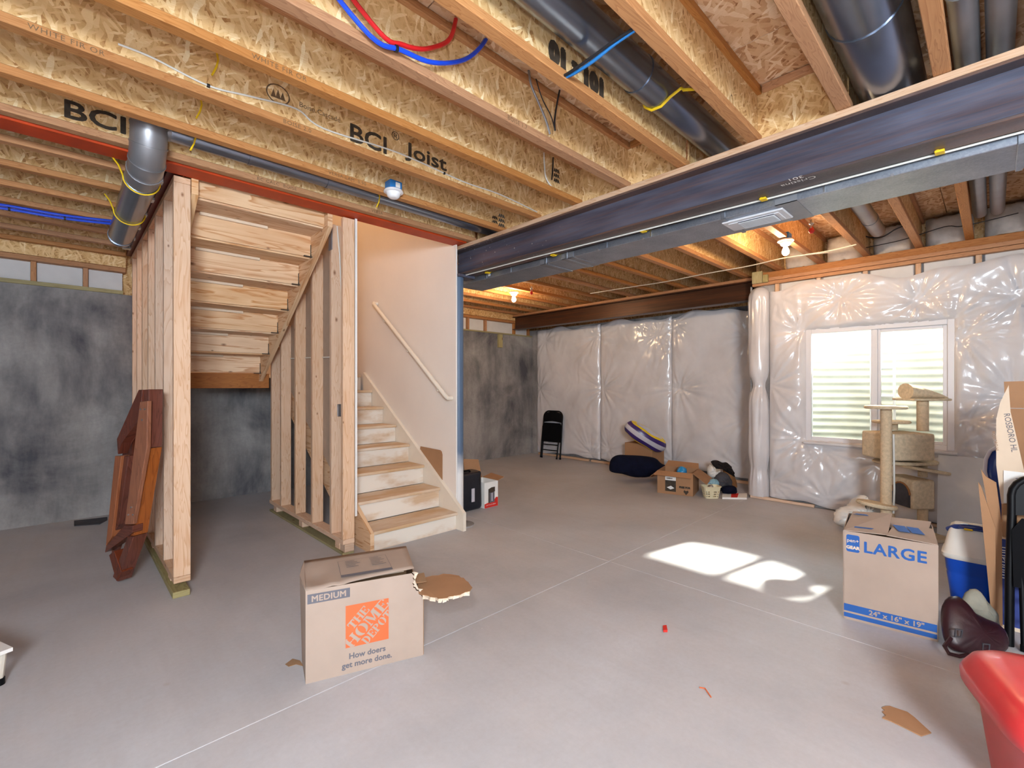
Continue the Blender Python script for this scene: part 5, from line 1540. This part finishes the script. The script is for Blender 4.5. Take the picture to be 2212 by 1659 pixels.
for px, py, s in ((2193, 1038, '2. D'), (2193, 1063, '3. C')):
    q = at_x(px, py+3, XS+0.0015); text('printed_lettering', s, 0.030, frame(q, (0, -1, 0), (0, 0, 1)), M_BOXB, cs3)
# flattened cardboard leaning beside the stack
for n_, (pts, x, lbl) in enumerate((([(2113, 1042), (2119, 1050), (2150, 1140), (2152, 1346), (2143, 1346), (2128, 1190)], 3.60, 'flattened cardboard sheet leaning beside the carton stack, left of two'), ([(2119, 1014), (2130, 1030), (2152, 1043), (2164, 1130), (2166, 1352), (2150, 1350), (2150, 1200), (2128, 1060)], 3.63, 'flattened cardboard sheet leaning beside the carton stack, right of two'))):
    P3 = [at_x(px, py, x) for px, py in pts]
    for p in P3: p.z = max(p.z, 0.003)
    t = thing('cardboard_sheet', lbl, 'cardboard', (x, P3[0].y, 0), 0, 'flattened cardboard sheets')
    bm = new(); prism(bm, P3, (0.018, 0, 0)); obj('sheet', bm, M_CARDD, t)
bl = thing('plastic_chair', 'rounded dark blue plastic seat shell with a pale rim behind the carton stack', 'chair', (4.25, 0.0, 0.6))
P3 = [at_x(px, py, 4.20) for px, py in ((2129, 1020), (2131, 992), (2140, 974), (2154, 966), (2172, 966), (2172, 1060), (2150, 1050), (2136, 1040))]
bm = new(); pillow(bm, P3, 0.05, (-1, 0, 0)); obj('shell', bm, M_BLUED, bl, smooth=True, angle=70)
bm = new(); tube(bm, [at_x(px, py, 4.17) for px, py in ((2133, 1042), (2128, 1018), (2130, 992), (2139, 974), (2153, 966))], 0.010, 8); obj('pale_rim', bm, M_RINGW, bl, smooth=True)
bm = new(); bb(bm, (4.19, -0.06, 0.0), (4.23, 0.03, 0.70), 0.01); obj('leg', bm, M_BLUED, bl)

# ------------------------------------------------------------------ folded chairs
def folding_chair(label, M4, scale=1.0):
    """Folded steel chair: local x = width, z = up, y = away from the viewer."""
    t = thing('folding_chair', label, 'chair', M4.translation)
    def add(name, f, mat, smooth=True):
        bm = new(); f(bm); bm.transform(M4); return obj(name, bm, mat, t, smooth=smooth, angle=50)
    w, h = 0.215, 0.86
    def ubar(bm):
        pts = [(-w, 0, 0.0), (-w*0.99, 0, 0.35), (-w*0.95, 0, 0.66)]+[(-w*0.95+0.10-0.10*math.cos(a), 0, 0.755+0.105*math.sin(a)) for a in np.linspace(0, PI/2, 6)]
        pts += [(-x, y, z) for x, y, z in reversed(pts)]
        tube(bm, pts, 0.014*scale, 8)
    add('back_frame', ubar, M_BLACK)
    for s in (-1, 1):
        add('rear_leg', lambda bm: tube(bm, [(s*0.165, -0.035, 0.005), (s*0.17, -0.02, 0.30), (s*0.178, -0.012, 0.52)], 0.012, 8), M_BLACK)
        add('foot_cap', lambda bm: cyl(bm, (s*w, 0, 0.0), (s*w, 0, 0.03), 0.017, n=10), M_BLACKV)
        add('foot_cap', lambda bm: cyl(bm, (s*0.165, -0.035, 0.0), (s*0.165, -0.035, 0.03), 0.015, n=10), M_BLACKV)
    def backrest(bm):
        pts = []
        for a in np.linspace(0, PI, 17): pts.append((0.206*math.cos(a), -0.012, 0.735+0.115*abs(math.sin(a))**0.55))
        pts += [(-0.206, -0.012, 0.655), (-0.10, -0.012, 0.672), (0, -0.012, 0.680), (0.10, -0.012, 0.672), (0.206, -0.012, 0.655)]
        prism(bm, pts, (0, 0.022, 0))
    add('backrest', backrest, M_BLACK, False)
    def seat(bm):
        pts = [(-0.20, -0.03, 0.30), (0.20, -0.03, 0.30), (0.206, -0.03, 0.58), (0.17, -0.03, 0.645), (-0.17, -0.03, 0.645), (-0.206, -0.03, 0.58)]
        prism(bm, pts, (0, 0.028, 0))
    add('seat', seat, M_BLACKV, False)
    for z, ww in ((0.25, 0.165), (0.15, 0.165)):
        add('crossbar', lambda bm: tube(bm, [(-ww, -0.028, z), (ww, -0.028, z)], 0.009, 8), M_BLACK)
    return t
c0 = (at_z(1176, 988)+at_z(1216, 992))/2
Mc = Matrix.Translation((c0.x, c0.y, 0)) @ Matrix.Rotation(math.radians(-84), 4, 'Z') @ Matrix.Rotation(math.radians(-7), 4, 'X')
Mc.translation.x = 6.36; Mc.translation.y = 5.60
folding_chair('folded black steel chair leaning on the plastic sheeting in the far corner', Mc)
Mc2 = Matrix.Translation((3.455, -0.268, 0)) @ Matrix.Rotation(math.radians(-90), 4, 'Z') @ Matrix.Rotation(math.radians(-8), 4, 'X')
folding_chair('folded black steel chair leaning on the carton stack at the right edge', Mc2, 1.3)

# ------------------------------------------------------------------ red storage bin, bottom right
tub = thing('storage_bin', 'red plastic storage bin with a rounded rim in the near right corner', 'bin', (2.15, -0.17, 0))
tm = Matrix.Translation((2.20, -0.165, 0)) @ Matrix.Diagonal((1.05, 1.05, 1.12, 1)) @ Matrix.Rotation(math.radians(20), 4, 'Z')
def rl(secs, name, mat):
    bm = new(); loft(bm, secs, 0, 0, 0.42, 44); bm.transform(tm); return obj(name, bm, mat, tub, smooth=True, angle=45)
rl([(0.0, .165, .125), (0.01, .175, .135), (0.24, .205, .165), (0.25, .21, .17)], 'body', M_TUB)
rl([(0.251, .232, .192), (0.26, .240, .200), (0.285, .242, .202), (0.30, .236, .196), (0.335, .215, .176), (0.352, .19, .150), (0.358, .15, .11)], 'lid', M_TUB)

# ------------------------------------------------------------------ mahogany frame leaning on the left stud wall
mf = thing('wooden_frame', 'dark mahogany angular wooden frame propped against the left stud wall', 'furniture', (0.33, 3.85, 0))
FA0 = Vector((0.375, 3.70, 0)); FW = Vector((-0.385, 0.923, 0)).normalized(); FN = Vector((0.923, 0.385, 0)).normalized()
def onf(px, py, off=0.0):
    r = ray(px, py); k = (FA0+FN*off-CP).dot(FN)/r.dot(FN)
    q = CP+r*k; q.z = max(q.z, 0.0); return q
def fpart(name, px, mat, depth, off=0.0, grain=2):
    bm = new(); prism(bm, [onf(x, y, off) for x, y in px], FN*depth)
    es = [e for e in bm.edges]
    bmesh.ops.bevel(bm, geom=es, offset=0.003, segments=1, affect='EDGES')
    return obj(name, bm, mat, mf, grain=grain)
fpart('outer_rail', [(308, 842), (322, 841), (320, 968), (306, 968)], M_MAHD, 0.082)
fpart('outer_rail', [(306, 969), (320, 969), (289, 1158), (276, 1157)], M_MAH, 0.082)
fpart('outer_rail', [(276, 1158), (289, 1159), (254, 1257), (243, 1246)], M_MAHD, 0.082)
fpart('top_brace', [(299, 842), (307, 842), (304, 900), (262, 957), (254, 982), (252, 948)], M_MAHD, 0.060, -0.012)
fpart('long_board', [(302, 868), (319, 866), (317, 968), (287, 1133), (269, 1133)], M_MAH, 0.024, -0.026)
fpart('side_plank', [(248, 985), (262, 985), (241, 1160), (228, 1180)], M_MAH, 0.050, -0.012)
fpart('side_plank', [(263, 985), (278, 985), (256, 1133), (242, 1158)], M_MAHD, 0.050, 0.004)
fpart('bottom_brace', [(229, 1179), (268, 1135), (287, 1135), (286, 1150), (226, 1194)], M_MAHD, 0.060, -0.020, 1)
fpart('foot_rail', [(235, 1199), (246, 1190), (262, 1236), (251, 1256)], M_MAHD, 0.070, -0.006)
fpart('back_panel', [(262, 985), (300, 905), (303, 960), (272, 1150), (250, 1210), (240, 1200)], M_MAHD, 0.008, 0.060)
for px, py in ((304, 884), (313, 884), (307, 907), (283, 1096), (277, 1112), (287, 1112)):
    q = onf(px, py, -0.028)
    bm = new(); cyl(bm, q-FN*0.003, q+FN*0.001, 0.006, n=8); obj('screw', bm, M_CHROME, mf)

# ------------------------------------------------------------------ beside the column: black case, appliance carton, brown sheet
su = thing('black_case', 'shiny black soft case standing beside the column foot', 'case', (3.06, 3.91, 0))
bm = new(); bx(bm, (3.06, 3.915, 0.205), (0.365, 0.20, 0.41), 0.05, None, 4)
for v in bm.verts: v.co += Vector((0.010*math.sin(v.co.z*23+v.co.y*9), 0.008*math.sin(v.co.z*31+v.co.x*17), 0))*(1 if v.co.z > 0.06 else 0)
obj('body', bm, plain('glossy_black_nylon', (26, 30, 40), 0.28, var=0.3, bump=0.4, bscale=24), su, smooth=True)
bm = new(); bb(bm, (3.075, 3.800, 0.10), (3.115, 3.806, 0.24)); obj('paper_tag', bm, M_RINGW, su)
bm = new(); tube(bm, [(2.98, 3.86, 0.40), (3.0, 3.85, 0.425), (3.08, 3.85, 0.425), (3.10, 3.86, 0.40)], 0.012, 8); obj('handle', bm, M_BLACKV, su, smooth=True)
ap = thing('appliance_carton', 'white and red appliance carton with open brown flaps beside the black case', 'box', (3.345, 3.93, 0))
AX0, AX1, AY0, AY1, AH = 3.25, 3.445, 3.80, 4.06, 0.275
for nm, a_, b_ in (('front_panel', (AX0, AY0, 0), (AX1, AY0+0.004, AH)), ('side_panel', (AX0, AY0+0.0045, 0), (AX0+0.004, AY1, AH)), ('side_panel', (AX1-0.004, AY0+0.0045, 0), (AX1, AY1, AH)), ('back_panel', (AX0+0.0045, AY1-0.004, 0), (AX1-0.0045, AY1, AH))):
    bm = new(); bb(bm, a_, b_); obj(nm, bm, M_WHITE, ap)
FA = frame((AX0, AY0, 0), (1, 0, 0), (0, 0, 1))
patch('red_band', [(0.001, 0.001), (0.194, 0.001), (0.194, 0.095), (0.165, 0.10), (0.14, 0.075), (0.07, 0.058), (0.001, 0.045)], FA, M_REDI, ap, 0.0006)
patch('machine_picture', rectp(0.055, 0.05, 0.145, 0.20), FA, M_GREY, ap, 0.0010)
patch('machine_picture', [(0.055, 0.20), (0.10, 0.215), (0.15, 0.215), (0.15, 0.165), (0.10, 0.155), (0.055, 0.165)], FA, M_INK, ap, 0.0014)
patch('machine_picture', rectp(0.055, 0.05, 0.072, 0.165), FA, M_INK, ap, 0.0014)
patch('machine_picture', rectp(0.10, 0.065, 0.115, 0.155), FA, M_RINGW, ap, 0.0014)
text('printed_lettering', 'ONE TOUCH BREW', 0.016, frame((AX0+0.02, AY0, 0.022), (1, 0, 0.02), (0, 0, 1)), M_WHITE, ap, lift=0.0014)
bm = new(); prism(bm, [(AX0-0.04, AY1, AH), (AX1-0.01, AY1, AH), (AX1-0.02, AY1+0.05, AH+0.20), (AX0-0.05, AY1+0.05, AH+0.23)], (0, 0.005, 0)); obj('back_flap', bm, M_CARDD, ap)
bm = new(); prism(bm, [(AX1, AY0, AH), (AX1, AY1, AH), (AX1+0.13, AY1, AH+0.03), (AX1+0.11, AY0+0.02, AH+0.02)], (0, 0, 0.005)); obj('side_flap', bm, M_CARDD, ap)
bs = thing('cardboard_sheet', 'brown sheet with a rounded corner tucked behind the white stair stringer', 'cardboard', (2.63, 3.86, 0.43))
bm = new(); prism(bm, [(2.6275, 3.70, 0.36), (2.6275, 4.10, 0.62), (2.6275, 4.08, 0.70), (2.6275, 3.735, 0.695), (2.6275, 3.712, 0.683), (2.6275, 3.70, 0.655)], (0.0055, 0, 0)); obj('sheet', bm, M_CARDD, bs)

# ------------------------------------------------------------------ the pile by the far wall
BXX, BY0, BY1 = 6.14, 3.90, 3.44
bt = thing('carton', 'plain brown carton standing behind the navy duffel bag', 'box', (6.20, 3.62, 0))
for a_, b_ in (((BXX, BY1, 0), (BXX+0.005, BY0, 0.46)), ((BXX+0.34, BY1, 0), (BXX+0.345, BY0, 0.46)), ((BXX+0.006, BY0-0.005, 0), (BXX+0.339, BY0, 0.46)), ((BXX+0.006, BY1, 0), (BXX+0.339, BY1+0.005, 0.46)), ((BXX+0.006, BY1+0.006, 0.0), (BXX+0.339, BY0-0.006, 0.005))):
    bm = new(); bb(bm, a_, b_); obj('panel', bm, M_CARDD, bt)
sr = thing('swim_ring', 'folded yellow and purple vinyl swim ring resting on the plain brown carton', 'swim ring', (6.2, 3.7, 0.46))
cR = at_x(1394, 943, 6.15)
ax = (RGT*0.86-UP*0.52).normalized(); ay = (FWD*0.93+UP*0.30).normalized(); az = ax.cross(ay).normalized()
bands = [(-0.9, -0.55, M_RINGW), (-0.55, -0.32, M_YELR), (-0.32, -0.10, M_PURP), (-0.10, 0.10, M_RINGW), (0.10, 0.30, M_PURP), (0.30, 0.55, M_YELR), (0.55, 1.1, M_RINGW)]
for f0, f1, m in bands:
    bm = new(); P = []
    for i in range(41):
        t_ = 2*PI*i/40
        row = []
        for j in range(6):
            p_ = PI*(f0+(f1-f0)*j/5)
            rr = 0.235+0.105*math.cos(p_)
            row.append(cR+ax*(rr*math.cos(t_)*0.98)+ay*(rr*math.sin(t_)*0.55)+az*(0.105*math.sin(p_)*(1+0.05*math.sin(5*t_))))
        P.append(row)
    grid(bm, P); obj('vinyl_band', bm, m, sr, smooth=True, angle=80)
soft('duffel_bag', 'long navy duffel bag lying on the floor by the plain brown carton', 'bag', [(1316, 1012), (1320, 992), (1334, 983), (1356, 983), (1392, 985), (1416, 990), (1432, 1003), (1462, 1010), (1476, 1020), (1450, 1022), (1420, 1024), (1400, 1030), (1372, 1031), (1345, 1024), (1322, 1020)], 6.45, 0.14, M_NAVY, 0.015, 3)
oa, ob_ = at_z(1420, 1064), at_z(1497, 1073)
F3 = Face(oa, ob_-oa); W3 = (ob_-oa).length; H3 = 0.275; D3 = 0.40
op = thing('carton', 'open brown carton with a black and white label in front of the duffel bag', 'box', oa)
for pts in ([F3.pt(0, 0, 0), F3.pt(W3, 0, 0), F3.pt(W3, 0, H3), F3.pt(0, 0, H3)], [F3.pt(W3, .005, 0), F3.pt(W3, D3, 0), F3.pt(W3, D3, H3), F3.pt(W3, .005, H3)], [F3.pt(0, D3, 0), F3.pt(0, 0.005, 0), F3.pt(0, 0.005, H3), F3.pt(0, D3, H3)], [F3.pt(W3, D3, 0), F3.pt(0, D3, 0), F3.pt(0, D3, H3), F3.pt(W3, D3, H3)]):
    bm = new(); sheet_poly(bm, pts, -0.005); obj('panel', bm, M_CARDD, op)
bm = new(); sheet_poly(bm, [F3.pt(0, 0, H3), F3.pt(W3, 0, H3), F3.pt(W3-0.01, -0.09, H3-0.045), F3.pt(-0.03, -0.08, H3-0.04)], 0.004); obj('flap', bm, M_CARDD, op)
bm = new(); sheet_poly(bm, [F3.pt(W3, 0, H3), F3.pt(W3, D3, H3), F3.pt(W3+0.16, D3-0.02, H3-0.10), F3.pt(W3+0.15, 0.03, H3-0.12)], 0.004); obj('flap', bm, M_CARDD, op)
bm = new(); sheet_poly(bm, [F3.pt(W3, D3, H3), F3.pt(0, D3, H3), F3.pt(0.02, D3+0.10, H3+0.06), F3.pt(W3-0.02, D3+0.10, H3+0.05)], 0.004); obj('flap', bm, M_CARDD, op)
bm = new(); sheet_poly(bm, [F3.pt(0, D3, H3), F3.pt(0, 0, H3), F3.pt(-0.10, 0.02, H3-0.09), F3.pt(-0.09, D3-0.02, H3-0.09)], 0.004); obj('flap', bm, M_CARDD, op)
q0, q1 = F3.uv(1437, 1060), F3.uv(1460, 1030)
patch('black_label', rectp(q0[0], q0[1], q1[0], q1[1]-0.05), F3.M, M_INK, op, 0.0006)
patch('white_label', rectp(q0[0], q1[1]-0.05, q1[0], q1[1]), F3.M, M_WHITE, op, 0.0006)
mu, mv = (q0[0]+q1[0])/2, q0[1]+0.045
patch('white_shape', [(mu-0.045, mv), (mu, mv-0.022), (mu+0.045, mv-0.002), (mu+0.005, mv+0.024)], F3.M, M_WHITE, op, 0.0012)
text('printed_lettering', 'CHEWY', 0.020, F3.M @ Matrix.Translation((q0[0]+0.015, q1[1]-0.032, 0)), M_INK, op, 0.001, lift=0.0012)
q2 = F3.uv(1467, 1054); text('printed_lettering', 'FREE FOR', 0.030, F3.M @ Matrix.Translation((q2[0], q2[1], 0)), M_INK, op, 0.002)
q2 = F3.uv(1482, 1064)
patch('heart_stamp', [(q2[0], q2[1]-0.032), (q2[0]+0.030, q2[1]+0.006), (q2[0]+0.022, q2[1]+0.026), (q2[0], q2[1]+0.016), (q2[0]-0.022, q2[1]+0.026), (q2[0]-0.030, q2[1]+0.006)], F3.M, M_INK, op)
bl_ = thing('ball', 'bright blue ball of film in the open brown carton', 'ball', F3.pt(W3*0.62, 0.14, 0.20))
bm = new(); bmesh.ops.create_icosphere(bm, subdivisions=3, radius=0.062, matrix=Matrix.Translation(F3.pt(W3*0.62, 0.16, 0.262)))
for v in bm.verts: v.co += Vector((0.006*math.sin(v.co.z*90), 0.006*math.sin(v.co.x*80), 0))
obj('ball_body', bm, plain('bright_blue_film', (30, 140, 200), 0.3, var=0.1), bl_, smooth=True)
ck = thing('clothing', 'dark bundle of cloth filling the open brown carton', 'clothes', F3.pt(W3*0.5, 0.2, 0.1))
bm = new(); P = []
for i in range(15):
    P.append([F3.pt(0.012+(W3-0.024)*i/14, 0.012+(D3-0.024)*j/14, 0.20+0.03*float(vnoise(np.array([i*0.6]), np.array([j*0.6]), 5)[0])*2) for j in range(15)])
grid(bm, P); obj('cloth', bm, M_DGREY, ck, smooth=True, angle=80)
# basket, flat packet and the heap beside the carton
kb = at_z(1541, 1078)
bk = thing('basket', 'small cream slotted plastic basket in front of the heap', 'basket', kb, TH-PI/2)
bm = new(); secs = [(0.0, .078, .055), (0.135, .102, .075)]
n = 32
def bring(z, hx, hy):
    return [(hx*math.copysign(abs(math.cos(2*PI*k/n))**0.5, math.cos(2*PI*k/n)), 0.07+hy*math.copysign(abs(math.sin(2*PI*k/n))**0.5, math.sin(2*PI*k/n)), z) for k in range(n)]
lv = [0.0, 0.02, 0.034, 0.046, 0.060, 0.072, 0.086, 0.098, 0.135]
R_ = [[bm.verts.new(p) for p in bring(z, .078+.024*z/.135, .055+.02*z/.135)] for z in lv]
for i in range(len(lv)-1):
    for k in range(n):
        if i in (1, 3, 5) and k % 2 == 0: continue
        bm.faces.new((R_[i][k], R_[i][(k+1) % n], R_[i+1][(k+1) % n], R_[i+1][k]))
bm.faces.new(R_[0])
o_ = obj('body', bm, M_CREAM, bk, local=True); m_ = o_.modifiers.new('thickness', 'SOLIDIFY'); m_.thickness = 0.003
bm = new(); pr = bring(0.137, .106, .079); tube(bm, pr+[pr[0]], 0.005, 6); obj('rim', bm, M_CREAM, bk, smooth=True, local=True)
bm = new(); bmesh.ops.create_icosphere(bm, subdivisions=2, radius=0.035, matrix=Matrix.Translation((0.0, 0.07, 0.12))); obj('foil_pouch', bm, M_CHROME, bk, smooth=True, local=True)
pk = [at_z(1560, 1070), at_z(1560, 1078), at_z(1613, 1079), at_z(1614, 1069)]
pt_ = thing('packet', 'flat white packet with a red stripe lying beside the cream basket', 'packet', pk[0])
bm = new(); prism(bm, pk, (0, 0, 0.02)); obj('body', bm, M_WHITE, pt_)
bm = new(); prism(bm, [pk[0].lerp(pk[3], .36)+Vector((0, 0, .0203)), pk[1].lerp(pk[2], .36)+Vector((0, 0, .0203)), pk[1].lerp(pk[2], .62)+Vector((0, 0, .0203)), pk[0].lerp(pk[3], .66)+Vector((0, 0, .0203))], (0, 0, 0.0006)); obj('red_stripe', bm, M_REDI, pt_)
soft('fur_hat', 'dark brown furry hat on top of the heap by the corner roll', 'hat', [(1536, 997), (1548, 994), (1560, 999), (1570, 999), (1581, 1011), (1587, 1030), (1576, 1024), (1560, 1014), (1545, 1011)], 5.95, 0.07, M_FUR, 0.05, 7)
soft('clothing', 'tan cloth hanging on the right of the heap by the corner roll', 'clothes', [(1562, 1010), (1575, 1012), (1585, 1028), (1591, 1052), (1580, 1058), (1570, 1040)], 6.02, 0.08, M_BROWNF, 0.02, 8)
soft('clothing', 'grey knitted cloth in the middle of the heap by the corner roll', 'clothes', [(1545, 1030), (1556, 1020), (1572, 1024), (1580, 1040), (1578, 1058), (1552, 1060), (1541, 1050)], 5.78, 0.09, M_DGREY, 0.03, 9)
soft('shoe', 'black shoe lying at the foot of the heap', 'shoe', [(1560, 1054), (1572, 1049), (1586, 1050), (1591, 1057), (1588, 1066), (1563, 1066)], 5.62, 0.06, M_NAVY, 0.008, 10)
soft('plastic_bag', 'white plastic bag between the open brown carton and the furry hat', 'bag', [(1528, 1014), (1534, 1004), (1542, 1008), (1546, 1016), (1556, 1014), (1552, 1030), (1540, 1034), (1530, 1028)], 5.85, 0.07, M_BAG, 0.03, 11)
soft('plastic_bag', 'pale blue plastic bag behind the cream basket', 'bag', [(1524, 1048), (1532, 1038), (1542, 1034), (1552, 1040), (1550, 1060), (1526, 1062)], 5.66, 0.04, M_BLUEL, 0.03, 12)

# ------------------------------------------------------------------ things scattered on the floor
def scrap(name, label, cat, pts, th, mat):
    c = sum(pts, Vector())/len(pts)
    t = thing(name, label, cat, (c.x, c.y, 0))
    bm = new(); prism(bm, [Vector((p.x, p.y, 0.001)) for p in pts], (0, 0, th)); obj('piece', bm, mat, t)
    return t
scrap('cardboard_strip', 'torn strip of brown cardboard on the floor near the red bin', 'cardboard', [at_z(px, py) for px, py in ((1906, 1540), (1912, 1536), (1905, 1531), (1912, 1528), (1922, 1527), (1930, 1530), (1960, 1540), (1976, 1552), (1992, 1567), (2012, 1585), (1990, 1592), (1950, 1572), (1925, 1560), (1906, 1553), (1914, 1548))], 0.004, M_CARDD)
scrap('plastic_scrap', 'tiny red and white scrap on the open floor', 'litter', [at_z(px, py) for px, py in ((1432, 1356), (1440, 1355), (1442, 1366), (1433, 1366))], 0.012, M_REDI)
st1 = thing('plastic_straw', 'thin orange plastic stick on the floor toward the bottom edge', 'litter', at_z(1523, 1497))
bm = new(); tube(bm, [at_z(1511, 1487)+Vector((0, 0, 0.004)), at_z(1523, 1490)+Vector((0, 0, 0.006)), at_z(1536, 1508)+Vector((0, 0, 0.004))], 0.0028, 6); obj('stick', bm, M_ORANGE, st1, smooth=True)
scrap('brown_strip', 'short thin brown strip on the floor left of the torn box', 'litter', [at_z(px, py) for px, py in ((616, 1436), (632, 1424), (648, 1428), (656, 1440), (640, 1436), (624, 1441))], 0.002, M_CARDI)  # thin flat brown strip with an uneven outline
scrap('rubber_mat', 'flat dark slab lying at the foot of the left concrete wall', 'slab', [at_z(px, py) for px, py in ((160, 1126), (215, 1120), (232, 1118), (232, 1124), (215, 1133), (160, 1137))], 0.006, M_DGREY)
# small step stool whose corner shows at the left edge
ss = thing('step_stool', 'corner of a small white step stool with black feet at the left edge', 'stool', at_z(4, 1482))
zc = 0.150
k0 = at_z(28, 1406, zc); ex = (at_z(0, 1393, zc)-k0).normalized(); ey = Vector((ex.y, -ex.x, 0))
if ey.dot(FWD) > 0: ey = -ey
bm = new(); prism(bm, [k0, k0+ex*0.34, k0+ex*0.34+ey*0.20, k0+ey*0.20-ex*0.0], (0, 0, 0.016)); obj('top', bm, M_TRIMW, ss)
for (i, (sx, sy)) in enumerate(((0.035, 0.02), (0.31, 0.02), (0.035, 0.18), (0.31, 0.18))):
    p = k0+ex*sx+ey*sy
    bm = new(); tube(bm, [(p.x, p.y, zc-0.001), (p.x+ex.x*0.03*(1 if sx < .1 else -1), p.y+ex.y*0.02, 0.03)], 0.014, 8); obj('leg', bm, M_STEEL, ss, smooth=True)
    bm = new(); cyl(bm, (p.x+ex.x*0.03*(1 if sx < .1 else -1), p.y+ex.y*0.02, 0.0), (p.x+ex.x*0.03*(1 if sx < .1 else -1), p.y+ex.y*0.02, 0.03), 0.018, n=12); obj('rubber_foot', bm, M_BLACK, ss, smooth=True)
